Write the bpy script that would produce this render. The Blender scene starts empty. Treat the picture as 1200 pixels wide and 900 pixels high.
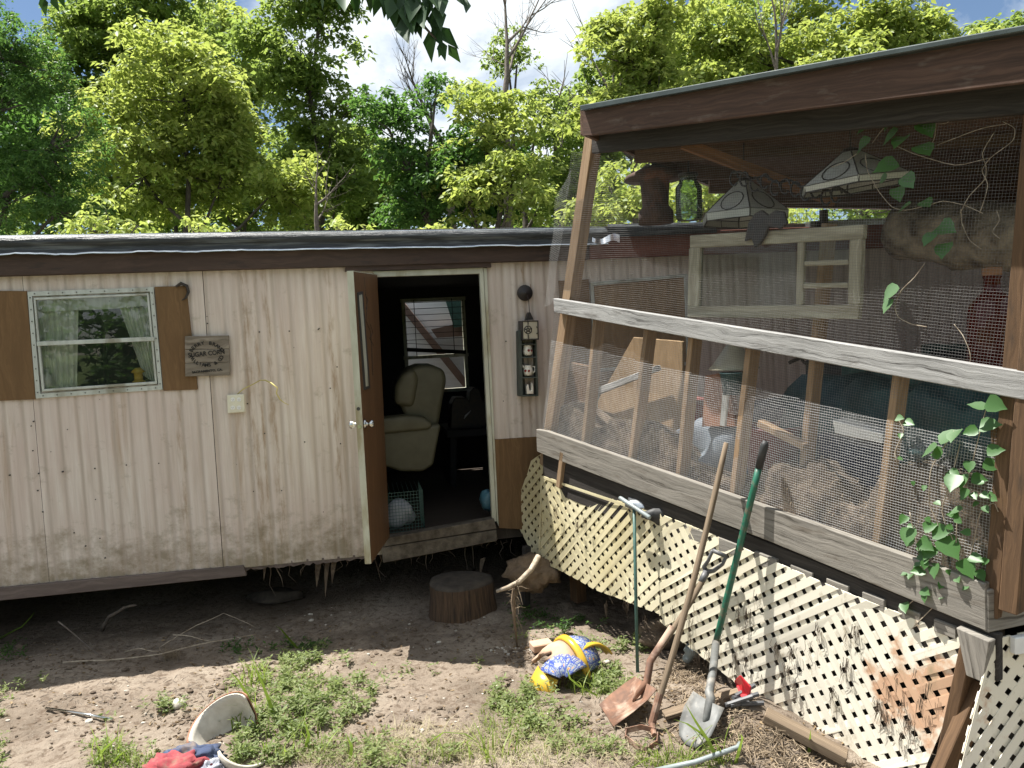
import bpy, math, random
import numpy as np
from mathutils import Vector as V, Matrix, noise as mnoise
random.seed(11); rng = np.random.default_rng(11)
sc = bpy.context.scene
COL = sc.collection
# ------------------------------------------------------------------ camera model
CAM = V((0, 0, 2.1)); PITCH = math.radians(4.0); ROLL = 0.05; F = 900.0
fw = V((0, math.cos(PITCH), -math.sin(PITCH)))
u0 = V((0, math.sin(PITCH), math.cos(PITCH))); x0 = V((1, 0, 0))
rt = x0*math.cos(ROLL) - u0*math.sin(ROLL)
up = x0*math.sin(ROLL) + u0*math.cos(ROLL)
def ray(px, py): return fw + rt*((px-600)/F) - up*((py-450)/F)
def D(px, py, Y):
    r = ray(px, py); return CAM + r*(Y/r.y)
def isect(px, py, p0, n):
    r = ray(px, py); return CAM + r*((p0-CAM).dot(n)/r.dot(n))
WA = math.radians(11.5)
wu = V((math.cos(WA), math.sin(WA), 0)); wn = V((math.sin(WA), -math.cos(WA), 0))
W0 = V((-0.67, 6.05, 0))
def W(px, py, off=0): return isect(px, py, W0+wn*off, wn)          # on the wall of the mobile home
SA = V((0.26, 5.72, 0)); SB = V((1.93, 3.1, 0))
sd = (SB-SA).normalized(); sn = V((sd.y, -sd.x, 0))                # along the porch front, outward
def S(px, py, off=0): return isect(px, py, SA+sn*off, sn)
def R(px, py, off=0): return isect(px, py, SB+wn*off, wn)          # the porch side nearest to the camera
def fr(x): return x-np.floor(x)
def hash2(ix, iy): return fr(np.sin(ix*127.1+iy*311.7)*43758.5453)
def vnoise(x, y):
    ix = np.floor(x); iy = np.floor(y); fx = x-ix; fy = y-iy
    fx = fx*fx*(3-2*fx); fy = fy*fy*(3-2*fy)
    a = hash2(ix, iy); b = hash2(ix+1, iy); c = hash2(ix, iy+1); d = hash2(ix+1, iy+1)
    return (a*(1-fx)+b*fx)*(1-fy)+(c*(1-fx)+d*fx)*fy
def fbm(x, y, o=4):
    s = 0; a = .5
    for i in range(o): s = s+a*vnoise(x*2**i+i*17.3, y*2**i-i*9.1); a *= .5
    return s
def sstep(a, b, x):
    t = np.clip((x-a)/(b-a), 0, 1); return t*t*(3-2*t)
def gz(x, y):
    x = np.asarray(x, float); y = np.asarray(y, float)
    near = np.exp(-((x/9)**2+((y-4)/8)**2))
    z = -.10*sstep(4.3, 5.8, y) + .0*x
    z = z + near*(.10*(fbm(x*1.1+5, y*1.1, 3)-.45) + .06*(fbm(x*5, y*5, 4)-.47) + .034*(fbm(x*19, y*19, 4)-.45))
    z = z + .13*np.exp(-(((x-1.05)/.35)**2+((y-3.75)/.4)**2))*(.6+.8*fbm(x*9, y*9, 3))
    z = z + .05*np.exp(-(((x+1.2)/.5)**2+((y-4.1)/.35)**2))
    # clods along the right end of the dirt strip
    cl = np.exp(-(((x+1.55)/.45)**2+((y-4.35)/.25)**2))
    z = z + cl*.10*np.maximum(0, fbm(x*13, y*13, 3)-.5)
    return z
_tx = np.arange(-7, 7.001, .04); _ty = np.arange(1, 10.001, .04); _T = gz(*np.meshgrid(_tx, _ty)).tolist()
def gzs(x, y):
    a = (x+7)/.04; b = (y-1)/.04; i = int(a); j = int(b)
    if i < 0 or j < 0 or i >= len(_tx)-1 or j >= len(_ty)-1: return float(gz(x, y))
    a -= i; b -= j
    return (_T[j][i]*(1-a)+_T[j][i+1]*a)*(1-b)+(_T[j+1][i]*(1-a)+_T[j+1][i+1]*a)*b
def Gp(px, py, lift=0):
    z = 0.
    for i in range(6):
        p = isect(px, py, V((0, 0, z+lift)), V((0, 0, 1)))
        z = .3*z+.7*gzs(p.x, p.y)
    p.z = gzs(p.x, p.y)+lift
    return p
# ------------------------------------------------------------------ mesh helper
class MB:
    def __init__(s): s.v = []; s.f = []; s.uv = []; s.mi = []
    def add(s, vs, fs, uvs=None, m=0):
        b = len(s.v); s.v += [tuple(p) for p in vs]
        for i, f in enumerate(fs):
            s.f.append(tuple(b+j for j in f))
            s.uv.append([tuple(uvs[i][k]) for k in range(len(f))] if uvs else [(0, 0)]*len(f)); s.mi.append(m)
    def build(s, name, mats, parent=None, base=None, smooth=False, bevel=0, seg=1, subs=0):
        if not isinstance(mats, (list, tuple)): mats = [mats]
        me = bpy.data.meshes.new(name)
        if parent is not None: base = parent['_b'] if '_b' in parent else None
        if parent is not None: b = V(ORG[parent.name])
        elif base is not None: b = V(base)
        else:
            a = np.array(s.v); b = V(((a[:,0].min()+a[:,0].max())/2, (a[:,1].min()+a[:,1].max())/2, a[:,2].min()))
        me.from_pydata([(p[0]-b.x, p[1]-b.y, p[2]-b.z) for p in s.v], [], s.f)
        uvl = me.uv_layers.new(name='UVMap')
        uvl.data.foreach_set('uv', [c for f in s.uv for p in f for c in p])
        for m in mats: me.materials.append(m)
        me.polygons.foreach_set('material_index', s.mi)
        if smooth: me.polygons.foreach_set('use_smooth', [True]*len(s.f))
        me.validate(); me.update()
        o = bpy.data.objects.new(name, me); COL.objects.link(o)
        ORG[o.name] = tuple(b)
        if parent is not None: o.parent = parent
        if parent is None: o.location = b
        else: o.location = (0, 0, 0)
        if bevel:
            md = o.modifiers.new('bevel', 'BEVEL'); md.width = bevel; md.segments = seg; md.limit_method = 'ANGLE'
        if subs:
            md = o.modifiers.new('sub', 'SUBSURF'); md.levels = subs; md.render_levels = subs
        return o
ORG = {}
def empty(name, loc):
    o = bpy.data.objects.new(name, None); COL.objects.link(o); o.location = loc; o.empty_display_size = .1
    ORG[o.name] = tuple(loc); return o
def tag(o, label=None, cat=None, group=None, kind=None):
    if label: o['label'] = label
    if cat: o['category'] = cat
    if group: o['group'] = group
    if kind: o['kind'] = kind
    return o
def prism(mb, pts, n, th, axis=None, m=0):
    """pts: front outline; extruded back along -n by th. uv: metres along/across"""
    pts = [V(p) for p in pts]; k = len(pts); n = V(n).normalized()
    if axis is None:
        axis = max(((pts[(i+1) % k]-pts[i]) for i in range(k)), key=lambda e: e.length)
    a = (axis-n*axis.dot(n)).normalized(); b = n.cross(a)
    ou, ov = random.uniform(0, 50), random.uniform(0, 50)
    uvf = lambda p, q=0: (p.dot(a)+ou, p.dot(b)+ov+q)
    vs = pts+[p-n*th for p in pts]
    fs = [tuple(range(k)), tuple(range(2*k-1, k-1, -1))]
    uvs = [[uvf(p) for p in pts], [uvf(pts[i-k], .3) for i in fs[1]]]
    # orientation check
    nn = V((0, 0, 0))
    for i in range(k): nn += pts[i].cross(pts[(i+1) % k])
    flip = nn.dot(n) < 0
    for i in range(k):
        j = (i+1) % k
        fs.append((i, i+k, j+k, j)); uvs.append([uvf(pts[i]), uvf(pts[i], th), uvf(pts[j], th), uvf(pts[j])])
    if flip:
        fs = [tuple(reversed(f)) for f in fs]; uvs = [list(reversed(u)) for u in uvs]
    mb.add(vs, fs, uvs, m)
def plank(P, quad, off, th, n, mb=None, m=0):
    mb = mb or MB(); prism(mb, [P(x, y, off) for x, y in quad], n, th, m=m); return mb
def beam(mb, p, q, a, wa, b, wb, m=0):
    """rectangular bar from p to q; section wa along a, wb along b"""
    p = V(p); q = V(q); d = (q-p); L = d.length; dd = d.normalized()
    a = (V(a)-dd*V(a).dot(dd)).normalized(); b = (V(b)-dd*V(b).dot(dd)-a*V(b).dot(a)).normalized()
    c = [(-1, -1), (1, -1), (1, 1), (-1, 1)]
    vs = [e+a*(wa/2*i)+b*(wb/2*j) for e in (p, q) for i, j in c]
    ou, ov = random.uniform(0, 50), random.uniform(0, 50)
    fs = []; uvs = []
    for i in range(4):
        j = (i+1) % 4; w = wa if i % 2 == 0 else wb
        fs.append((i, j, j+4, i+4)); o = ov+i*.7
        uvs.append([(ou, o), (ou, o+w), (ou+L, o+w), (ou+L, o)])
    fs += [(3, 2, 1, 0), (4, 5, 6, 7)]
    e = [(ou, ov), (ou+.01, ov), (ou+.01, ov+wa), (ou, ov+wa)]
    uvs += [e, e]
    if a.cross(b).dot(dd) < 0: fs = [tuple(reversed(f)) for f in fs]; uvs = [list(reversed(u)) for u in uvs]
    mb.add(vs, fs, uvs, m)
def tube(mb, pts, rad, n=8, m=0, caps=True):
    pts = [V(p) for p in pts]; k = len(pts)
    if not isinstance(rad, (list, tuple)): rad = [rad]*k
    t0 = (pts[1]-pts[0]).normalized(); a = t0.orthogonal().normalized()
    vs = []; L = 0; Ls = []
    for i in range(k):
        t = (pts[min(i+1, k-1)]-pts[max(i-1, 0)]).normalized()
        a = (a-t*a.dot(t))
        a = a.normalized() if a.length > 1e-6 else t.orthogonal().normalized()
        b = t.cross(a)
        if i: L += (pts[i]-pts[i-1]).length
        Ls.append(L)
        for j in range(n):
            th = 2*math.pi*j/n; vs.append(pts[i]+(a*math.cos(th)+b*math.sin(th))*rad[i])
    fs = []; uvs = []; ou = random.uniform(0, 50)
    for i in range(k-1):
        for j in range(n):
            j2 = (j+1) % n
            fs.append((i*n+j, i*n+j2, (i+1)*n+j2, (i+1)*n+j))
            w = 2*math.pi*max(rad[i], .001)/n
            uvs.append([(Ls[i]+ou, j*w), (Ls[i]+ou, (j+1)*w), (Ls[i+1]+ou, (j+1)*w), (Ls[i+1]+ou, j*w)])
    if caps and n > 2:
        fs.append(tuple(range(n-1, -1, -1))); uvs.append([(ou, 0)]*n)
        fs.append(tuple((k-1)*n+j for j in range(n))); uvs.append([(ou, 0)]*n)
    mb.add(vs, fs, uvs, m)
def lathe(mb, prof, c, ax=V((0, 0, 1)), n=24, a0=0, a1=2*math.pi, m=0, ref=None, jag=0):
    """profile (r,h) turned about ax at c"""
    ax = V(ax).normalized(); a = V(ref) if ref else ax.orthogonal(); a = (a-ax*a.dot(ax)).normalized(); b = ax.cross(a)
    full = abs(a1-a0-2*math.pi) < 1e-6; cols = n if full else n+1
    vs = []; 
    for j in range(cols):
        th = a0+(a1-a0)*j/n
        for i_, (r, h) in enumerate(prof):
            if jag and i_ == 0: h += jag*(mnoise.noise(V((th*4, c[0]*3, 0)))+.6*mnoise.noise(V((th*11, 3, c[0]))))
            vs.append(V(c)+ax*h+(a*math.cos(th)+b*math.sin(th))*r)
    K = len(prof); fs = []; uvs = []
    for j in range(n):
        j2 = (j+1) % cols
        for i in range(K-1):
            fs.append((j*K+i, j2*K+i, j2*K+i+1, j*K+i+1))
            uvs.append([(j/n, i/K), ((j+1)/n, i/K), ((j+1)/n, (i+1)/K), (j/n, (i+1)/K)])
    mb.add(vs, fs, uvs, m)
def box(mb, c, s, rot=None, m=0):
    R_ = rot or Matrix.Identity(3)
    ax = [R_ @ V(e) for e in ((1, 0, 0), (0, 1, 0), (0, 0, 1))]
    beam(mb, V(c)-ax[2]*s[2]/2, V(c)+ax[2]*s[2]/2, ax[0], s[0], ax[1], s[1], m)
FR_W = Matrix((wu, -wn, V((0, 0, 1)))).transposed()   # frame aligned with the home
FR_S = Matrix((sd, -sn, V((0, 0, 1)))).transposed()   # frame aligned with the porch front
def blob(mb, c, r, seed=0, n=12, rough=.25, m=0, freq=1.5, flat=0):
    """lumpy closed ball"""
    vs = [V(c)+V((0, 0, -r[2]*(1-flat)))]; rows = n//2
    for i in range(1, rows):
        ph = math.pi*i/rows
        for j in range(n):
            th = 2*math.pi*j/n
            d = V((math.sin(ph)*math.cos(th), math.sin(ph)*math.sin(th), -math.cos(ph)))
            k = 1+rough*mnoise.noise(d*freq+V((seed*7.1, seed*3.3, 0)))*2
            z = d.z*r[2]*k
            if z < 0: z *= (1-flat)
            vs.append(V(c)+V((d.x*r[0]*k, d.y*r[1]*k, z)))
    vs.append(V(c)+V((0, 0, r[2])))
    fs = [(0, 1+(j+1) % n, 1+j) for j in range(n)]
    for i in range(rows-2):
        for j in range(n):
            a = 1+i*n+j; b = 1+i*n+(j+1) % n; fs.append((a, b, b+n, a+n))
    t = len(vs)-1
    fs += [(1+(rows-2)*n+j, 1+(rows-2)*n+(j+1) % n, t) for j in range(n)]
    uvs = [[(vs[i].x*1.0, vs[i].z+vs[i].y) for i in f] for f in fs]
    mb.add(vs, fs, uvs, m)
# ------------------------------------------------------------------ materials
def newmat(name):
    m = bpy.data.materials.new(name); m.use_nodes = True; nt = m.node_tree; nt.nodes.clear()
    out = nt.nodes.new('ShaderNodeOutputMaterial'); return m, nt, out
def N(nt, t, **k):
    n = nt.nodes.new(t)
    for a, b in k.items():
        if hasattr(n, a): setattr(n, a, b)
        else: n.inputs[a].default_value = b
    return n
def c4(c): return (c[0], c[1], c[2], 1)
def ramp(nt, fac, stops):
    r = nt.nodes.new('ShaderNodeValToRGB'); nt.links.new(fac, r.inputs[0]); e = r.color_ramp.elements
    while len(e) < len(stops): e.new(.5)
    for i, (p, c) in enumerate(stops): e[i].position = p; e[i].color = c4(c) if not isinstance(c, (int, float)) else (c, c, c, 1)
    return r.outputs[0]
def coords(nt, kind, scale, loc=(0, 0, 0)):
    tc = nt.nodes.new('ShaderNodeTexCoord'); mp = nt.nodes.new('ShaderNodeMapping')
    nt.links.new(tc.outputs[kind], mp.inputs[0]); mp.inputs['Scale'].default_value = scale; mp.inputs['Location'].default_value = loc
    return mp.outputs[0]
def noise(nt, vec, scale=5, detail=6, rough=.6, dist=0):
    n = N(nt, 'ShaderNodeTexNoise'); nt.links.new(vec, n.inputs['Vector'])
    n.inputs['Scale'].default_value = scale; n.inputs['Detail'].default_value = detail
    n.inputs['Roughness'].default_value = rough; n.inputs['Distortion'].default_value = dist
    return n.outputs['Fac']
def mixc(nt, fac, a, b, mode='MIX'):
    m = nt.nodes.new('ShaderNodeMix'); m.data_type = 'RGBA'; m.blend_type = mode
    for s, v in ((0, fac), (6, a), (7, b)):
        if hasattr(v, 'is_output') or isinstance(v, bpy.types.NodeSocket): nt.links.new(v, m.inputs[s])
        else: m.inputs[s].default_value = v if s == 0 else c4(v)
    return m.outputs[2]
def bsdf(nt, out, col, rough=.7, metal=0, bump=None, bstr=.3, bdist=.01, spec=.5, trans=None):
    p = nt.nodes.new('ShaderNodeBsdfPrincipled')
    if isinstance(col, bpy.types.NodeSocket): nt.links.new(col, p.inputs['Base Color'])
    else: p.inputs['Base Color'].default_value = c4(col)
    if isinstance(rough, bpy.types.NodeSocket): nt.links.new(rough, p.inputs['Roughness'])
    else: p.inputs['Roughness'].default_value = rough
    p.inputs['Metallic'].default_value = metal; p.inputs['Specular IOR Level'].default_value = spec
    if bump is not None:
        b = nt.nodes.new('ShaderNodeBump'); b.inputs['Strength'].default_value = bstr; b.inputs['Distance'].default_value = bdist
        nt.links.new(bump, b.inputs['Height']); nt.links.new(b.outputs[0], p.inputs['Normal'])
    nt.links.new(p.outputs[0], out.inputs[0]); return p
def mat(name, c1, c2=None, scale=6, kind='Object', vs=(1, 1, 1), rough=.7, metal=0, bstr=.3, bdist=.004, c3=None, s3=1.5, spec=.5, lo=.35, hi=.65):
    m, nt, out = newmat(name); c2 = c2 or tuple(x*.75 for x in c1)
    v = coords(nt, kind, vs); n = noise(nt, v, scale)
    col = ramp(nt, n, [(lo, c1), (hi, c2)])
    if c3:
        n2 = noise(nt, coords(nt, kind, vs, (7, 3, 1)), s3, 5); k = ramp(nt, n2, [(.5, 0.), (.66, 1.)]); col = mixc(nt, k, col, c3)
    bsdf(nt, out, col, rough, metal, n, bstr, bdist, spec); return m
def wood(name, light, dark, grain=1., rough=.85, moss=None, bump=.5, crack=False):
    m, nt, out = newmat(name)
    v = coords(nt, 'UV', (1.2, 38*grain, 1))
    dist = noise(nt, coords(nt, 'UV', (1.5, 5, 1)), 1.6, 3)
    ad = nt.nodes.new('ShaderNodeVectorMath'); ad.operation = 'MULTIPLY_ADD'
    nt.links.new(dist, ad.inputs[0]); ad.inputs[1].default_value = (0, 3.0, 0); nt.links.new(v, ad.inputs[2])
    n = noise(nt, ad.outputs[0], 1.6, 8, .7)
    col = ramp(nt, n, [(.36, dark), (.43, tuple(a*.7 for a in light)), (.56, light)] if crack else [(.30, dark), (.5, tuple((a+b)/2 for a, b in zip(light, dark))), (.62, light)])
    big = noise(nt, coords(nt, 'UV', (1.1, 6, 1), (3, 9, 0)), 1.5, 4)
    col = mixc(nt, ramp(nt, big, [(.4, 0.), (.7, .7)]), col, tuple(x*.62 for x in light))
    if moss: col = mixc(nt, ramp(nt, noise(nt, coords(nt, 'UV', (2, 8, 1), (1, 1, 0)), 2.2, 6), [(.56, 0.), (.72, .8)]), col, moss)
    bsdf(nt, out, col, rough, 0, n, bump, .004, .25); return m
M = {}
M['grey_wood'] = wood('weathered_grey_wood', (.35, .345, .335), (.04, .036, .032), .8, bump=1., moss=(.13, .12, .11), crack=True)
M['base_wood'] = wood('weathered_base_wood', (.255, .235, .205), (.05, .042, .034), .9, moss=(.11, .09, .07), crack=True, bump=.9)
M['dark_wood'] = wood('dark_wet_wood', (.062, .055, .05), (.02, .018, .016))
M['fascia_wood'] = wood('stained_fascia_wood', (.105, .062, .045), (.04, .026, .021), moss=(.15, .12, .10), bump=.35)
M['tan_wood'] = wood('tan_stud_wood', (.38, .265, .165), (.19, .12, .07))
M['orange_wood'] = wood('orange_rafter_wood', (.30, .155, .08), (.17, .085, .045))
M['brown_wood'] = wood('brown_post_wood', (.16, .095, .052), (.055, .033, .02), moss=(.05, .035, .025))
M['joist_wood'] = wood('dark_joist_wood', (.16, .10, .07), (.06, .035, .025))  # dark reddish brown porch timber
M['ply'] = wood('plywood', (.33, .23, .135), (.22, .145, .08), .35, bump=.2)
M['handle_wood'] = wood('worn_handle_wood', (.25, .19, .13), (.09, .065, .045), 1.4)
M['log_side'] = mat('stump_bark', (.12, .07, .038), (.035, .022, .014), 4, 'UV', (1, 14, 1), .9, 0, .9, .02)
M['bark'] = mat('bark', (.10, .085, .07), (.035, .03, .025), 9, 'Object', (1, 1, .35), .95, 0, 1, .02)
M['log_bark'] = mat('log_bark', (.33, .27, .20), (.07, .052, .038), 9, 'Object', (1, 1, 1), .95, 0, 1, .03)
M['twig'] = mat('dead_twig', (.42, .36, .28), (.22, .17, .12), 30, rough=.9)
M['bare_bark'] = mat('bare_tree_bark', (.17, .14, .115), (.08, .065, .055), 20, rough=.9)
M['black_metal'] = mat('black_iron', (.03, .03, .032), (.05, .04, .035), 30, rough=.5, metal=.4)
M['steel'] = mat('polished_steel', (.62, .62, .6), (.5, .5, .48), 8, rough=.18, metal=1, bstr=.02)
M['alu'] = mat('window_aluminium', (.52, .55, .52), (.40, .42, .39), 20, 'Object', (1, 1, .2), .45, .25, .1, .002, c3=(.26, .25, .2), s3=6)
M['alu_dirty'] = mat('door_edge_metal', (.55, .56, .47), (.42, .42, .33), 9, 'Object', (1, 1, .3), .5, .1, .1, .002, c3=(.3, .26, .16), s3=7)
M['shutter'] = wood('brown_shutter_board', (.19, .115, .055), (.125, .072, .034), .5, bump=.15)
M['door_face'] = wood('door_veneer', (.185, .10, .05), (.12, .064, .032), .6, rough=.5, bump=.1)
M['home_fascia'] = wood('dark_brown_fascia', (.088, .060, .048), (.045, .032, .027), .5, bump=.2, moss=(.03, .028, .027))
M['red_fascia'] = wood('red_brown_fascia', (.22, .085, .06), (.12, .05, .038), .5, bump=.2)
M['under_trim'] = wood('muddy_trim', (.17, .135, .12), (.09, .07, .062), .6)
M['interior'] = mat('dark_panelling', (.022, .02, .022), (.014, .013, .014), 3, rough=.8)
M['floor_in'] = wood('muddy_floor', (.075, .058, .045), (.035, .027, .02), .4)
M['black_sheet'] = mat('roof_membrane', (.022, .027, .03), (.009, .011, .013), 9, 'Object', (.4, 1, 9), .42, 0, .9, .012, c3=(.10, .11, .11), s3=5)
M['roof_white'] = mat('roof_coating', (.75, .76, .75), (.5, .5, .48), 6, rough=.4, c3=(.5, .3, .2), s3=1.2)
M['flash'] = mat('flashing_and_edge_glint', (.7, .72, .74), (.5, .52, .54), 6, rough=.22, metal=.9)
M['shaded_wire'] = mat('shaded_upper_wire', (.20, .195, .19), (.11, .105, .10), 30, rough=.7, bstr=0)  # eave shade on the upper mesh put into a darker wire colour
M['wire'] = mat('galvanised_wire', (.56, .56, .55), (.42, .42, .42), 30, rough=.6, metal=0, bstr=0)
M['concrete'] = mat('muddy_concrete', (.15, .125, .095), (.06, .048, .035), 14, rough=.95, bstr=.8, bdist=.01)
M['rust'] = mat('rusty_steel', (.20, .10, .06), (.11, .06, .04), 16, rough=.8, bstr=.4, c3=(.33, .24, .18), s3=7, hi=.6)
M['shovel_grey'] = mat('muddy_shovel_steel', (.15, .155, .15), (.09, .09, .085), 14, rough=.6, metal=.1, c3=(.27, .25, .22), s3=8)
M['green_paint'] = mat('chipped_green_paint', (.012, .12, .07), (.01, .085, .055), 14, rough=.4, c3=(.12, .10, .07), s3=22)
M['dark_green'] = mat('dark_green_paint', (.05, .12, .10), (.035, .08, .07), 20, rough=.45)
M['rubber'] = mat('black_rubber', (.022, .024, .025), (.04, .04, .04), 20, rough=.6)
M['grey_plastic'] = mat('grey_plastic', (.07, .075, .08), (.11, .11, .115), 20, rough=.5)
M['pvc'] = mat('pale_pipe', (.24, .28, .28), (.17, .19, .19), 10, rough=.4)
M['dirt_stuff'] = mat('dried_mud', (.17, .13, .092), (.07, .05, .036), 16, rough=1, bstr=1, bdist=.02)
M['straw'] = mat('straw_mulch', (.33, .26, .18), (.13, .095, .06), 9, rough=1)
M['cream'] = mat('cream_plastic', (.66, .64, .52), (.60, .57, .45), 12, rough=.45, bstr=.05)
M['white_china'] = mat('glazed_white', (.78, .76, .69), (.72, .69, .6), 6, rough=.2, bstr=.05)
M['red_paint'] = mat('apple_red', (.30, .02, .02), (.2, .015, .015), 9, rough=.4)
M['teal_box'] = mat('green_grey_shelf', (.075, .09, .075), (.045, .055, .048), 12, rough=.7)
M['terracotta'] = mat('terracotta', (.36, .185, .115), (.25, .12, .075), 10, rough=.85)
M['dark_rust'] = mat('dark_rusted_iron', (.085, .045, .032), (.04, .026, .022), 14, rough=.85, c3=(.2, .08, .04), s3=5)
M['terra_pale'] = mat('pale_terracotta', (.50, .34, .24), (.38, .24, .16), 7, rough=.85, c3=(.42, .25, .16), s3=3)
M['yellow'] = mat('yellow_glaze', (.62, .40, .04), (.48, .30, .04), 9, rough=.25, bstr=.05)
M['pot_in'] = mat('pale_pot_inside', (.62, .58, .50), (.42, .38, .31), 9, rough=.8)
M['soil'] = mat('root_ball_soil', (.20, .14, .09), (.13, .09, .055), 20, rough=1, bstr=1, bdist=.02)
M['recliner'] = mat('olive_vinyl', (.13, .118, .07), (.095, .086, .05), 6, rough=.55, bstr=.15)
M['cloth_blue'] = mat('navy_cloth', (.035, .05, .10), (.07, .09, .15), 14, rough=.95, c3=(.16, .13, .11), s3=9)
M['cloth_red'] = mat('red_cloth', (.34, .06, .065), (.20, .035, .045), 14, rough=.95, c3=(.22, .15, .11), s3=9)
M['curtain'] = mat('lace_curtain', (.74, .76, .68), (.58, .60, .52), 3, 'Object', (9, 9, .4), .9)
M['bag_white'] = mat('white_bag', (.42, .43, .46), (.3, .31, .36), 8, rough=.4)
M['bag_blue'] = mat('blue_bag', (.08, .2, .26), (.05, .12, .17), 8, rough=.4)
M['red_plastic'] = mat('red_plastic', (.55, .02, .03), (.35, .015, .02), 8, rough=.4)
M['white_plastic'] = mat('white_plastic', (.78, .78, .76), (.68, .68, .66), 8, rough=.4)
M['teal'] = mat('teal_tarp', (.022, .075, .075), (.012, .035, .04), 4, rough=.55, bstr=.8, bdist=.02)
M['blue_tarp'] = mat('grey_blue_tarp', (.20, .235, .27), (.09, .105, .13), 4, rough=.5, bstr=.8, bdist=.02)
M['navy'] = mat('navy_plastic', (.02, .028, .055), (.035, .045, .08), 4, rough=.5)
M['dark_red'] = mat('dark_red_plastic', (.17, .035, .028), (.11, .025, .02), 4, rough=.5)
M['stone'] = mat('pale_stone', (.5, .47, .41), (.34, .30, .25), 12, rough=.9)
M['white_side'] = mat('white_board_siding', (.74, .75, .76), (.64, .65, .66), 2, 'Object', (1, 1, 12), .7)
M['brown_trim'] = mat('brown_house_trim', (.2, .13, .10), (.14, .09, .07), 5, rough=.8)
M['glass_shade'] = mat('milky_glass', (.50, .50, .47), (.40, .40, .38), 5, rough=.25, bstr=.1)
M['ivory'] = mat('aged_ivory', (.47, .44, .35), (.38, .35, .27), 5, rough=.4)
def glassmat(name, tint=(1, 1, 1), rough=.0, ior=1.5, mixd=0, dcol=(.3, .3, .3)):
    m, nt, out = newmat(name)
    t = N(nt, 'ShaderNodeBsdfTransparent'); t.inputs[0].default_value = c4(tint)
    g = N(nt, 'ShaderNodeBsdfGlossy'); g.inputs['Roughness'].default_value = rough
    fz = N(nt, 'ShaderNodeFresnel'); fz.inputs[0].default_value = ior
    mx = N(nt, 'ShaderNodeMixShader'); nt.links.new(fz.outputs[0], mx.inputs[0]); nt.links.new(t.outputs[0], mx.inputs[1]); nt.links.new(g.outputs[0], mx.inputs[2])
    last = mx.outputs[0]
    if mixd:
        d = N(nt, 'ShaderNodeBsdfDiffuse'); d.inputs[0].default_value = c4(dcol)
        m2 = N(nt, 'ShaderNodeMixShader'); m2.inputs[0].default_value = mixd; nt.links.new(last, m2.inputs[1]); nt.links.new(d.outputs[0], m2.inputs[2]); last = m2.outputs[0]
    nt.links.new(last, out.inputs[0]); return m
M['pane'] = glassmat('window_pane', (.95, .97, .95), .01, 1.6, .03, (.3, .33, .3))
M['sash_pane'] = glassmat('dusty_pane', (.9, .93, .9), .05, 1.25, .03, (.2, .22, .2))
M['jar_glass'] = glassmat('green_jar_glass', (.62, .74, .62), .02, 1.6, .12, (.3, .38, .28))
M['brown_glass'] = glassmat('brown_bottle_glass', (.10, .022, .012), .04, 1.5, .55, (.09, .012, .008))
def leafmat(name, a, b, tcol, gloss=.05, tr=.56):
    m, nt, out = newmat(name)
    at = N(nt, 'ShaderNodeAttribute', attribute_name='rnd')
    n = noise(nt, coords(nt, 'Object', (1, 1, 1)), .9, 4)
    ad = N(nt, 'ShaderNodeMath', operation='ADD'); nt.links.new(at.outputs['Fac'], ad.inputs[0]); nt.links.new(n, ad.inputs[1])
    ml = N(nt, 'ShaderNodeMath', operation='MULTIPLY'); nt.links.new(ad.outputs[0], ml.inputs[0]); ml.inputs[1].default_value = .5
    col = ramp(nt, ml.outputs[0], [(.25, a), (.75, b)])
    tc = mixc(nt, .5, col, tcol)
    d = N(nt, 'ShaderNodeBsdfDiffuse'); nt.links.new(col, d.inputs[0])
    t = N(nt, 'ShaderNodeBsdfTranslucent'); nt.links.new(tc, t.inputs[0])
    g = N(nt, 'ShaderNodeBsdfGlossy'); g.inputs['Roughness'].default_value = .45; g.inputs[0].default_value = (.8, .85, .8, 1)
    m1 = N(nt, 'ShaderNodeMixShader'); m1.inputs[0].default_value = tr; nt.links.new(d.outputs[0], m1.inputs[1]); nt.links.new(t.outputs[0], m1.inputs[2])
    fz = N(nt, 'ShaderNodeLayerWeight'); fz.inputs[0].default_value = .25
    mm = N(nt, 'ShaderNodeMath', operation='MULTIPLY'); nt.links.new(fz.outputs['Facing'], mm.inputs[0]); mm.inputs[1].default_value = gloss*2
    m2 = N(nt, 'ShaderNodeMixShader'); nt.links.new(mm.outputs[0], m2.inputs[0]); nt.links.new(m1.outputs[0], m2.inputs[1]); nt.links.new(g.outputs[0], m2.inputs[2])
    nt.links.new(m2.outputs[0], out.inputs[0]); return m
M['leaf_yellow'] = leafmat('maple_leaf_bright', (.12, .19, .04), (.31, .35, .11), (.56, .64, .12))
M['leaf_mid'] = leafmat('maple_leaf_green', (.08, .145, .035), (.22, .285, .08), (.42, .54, .10))
M['leaf_dark'] = leafmat('dark_leaf', (.035, .085, .025), (.09, .17, .045), (.17, .33, .05))
M['leaf_blue'] = leafmat('locust_leaf', (.04, .09, .028), (.10, .17, .045), (.16, .32, .05))
M['leaf_weed'] = leafmat('weed_leaf', (.15, .20, .07), (.32, .36, .16), (.26, .36, .08))
M['leaf_grass'] = leafmat('grass_blade', (.12, .19, .03), (.30, .37, .09), (.3, .42, .06))
M['leaf_vine'] = leafmat('vine_leaf', (.06, .14, .04), (.13, .24, .08), (.16, .4, .04), .2, .35)
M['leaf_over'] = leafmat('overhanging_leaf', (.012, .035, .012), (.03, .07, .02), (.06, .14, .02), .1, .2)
M['dry'] = leafmat('dry_grass', (.30, .26, .15), (.46, .42, .27), (.4, .3, .15), .05, .3)
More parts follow.
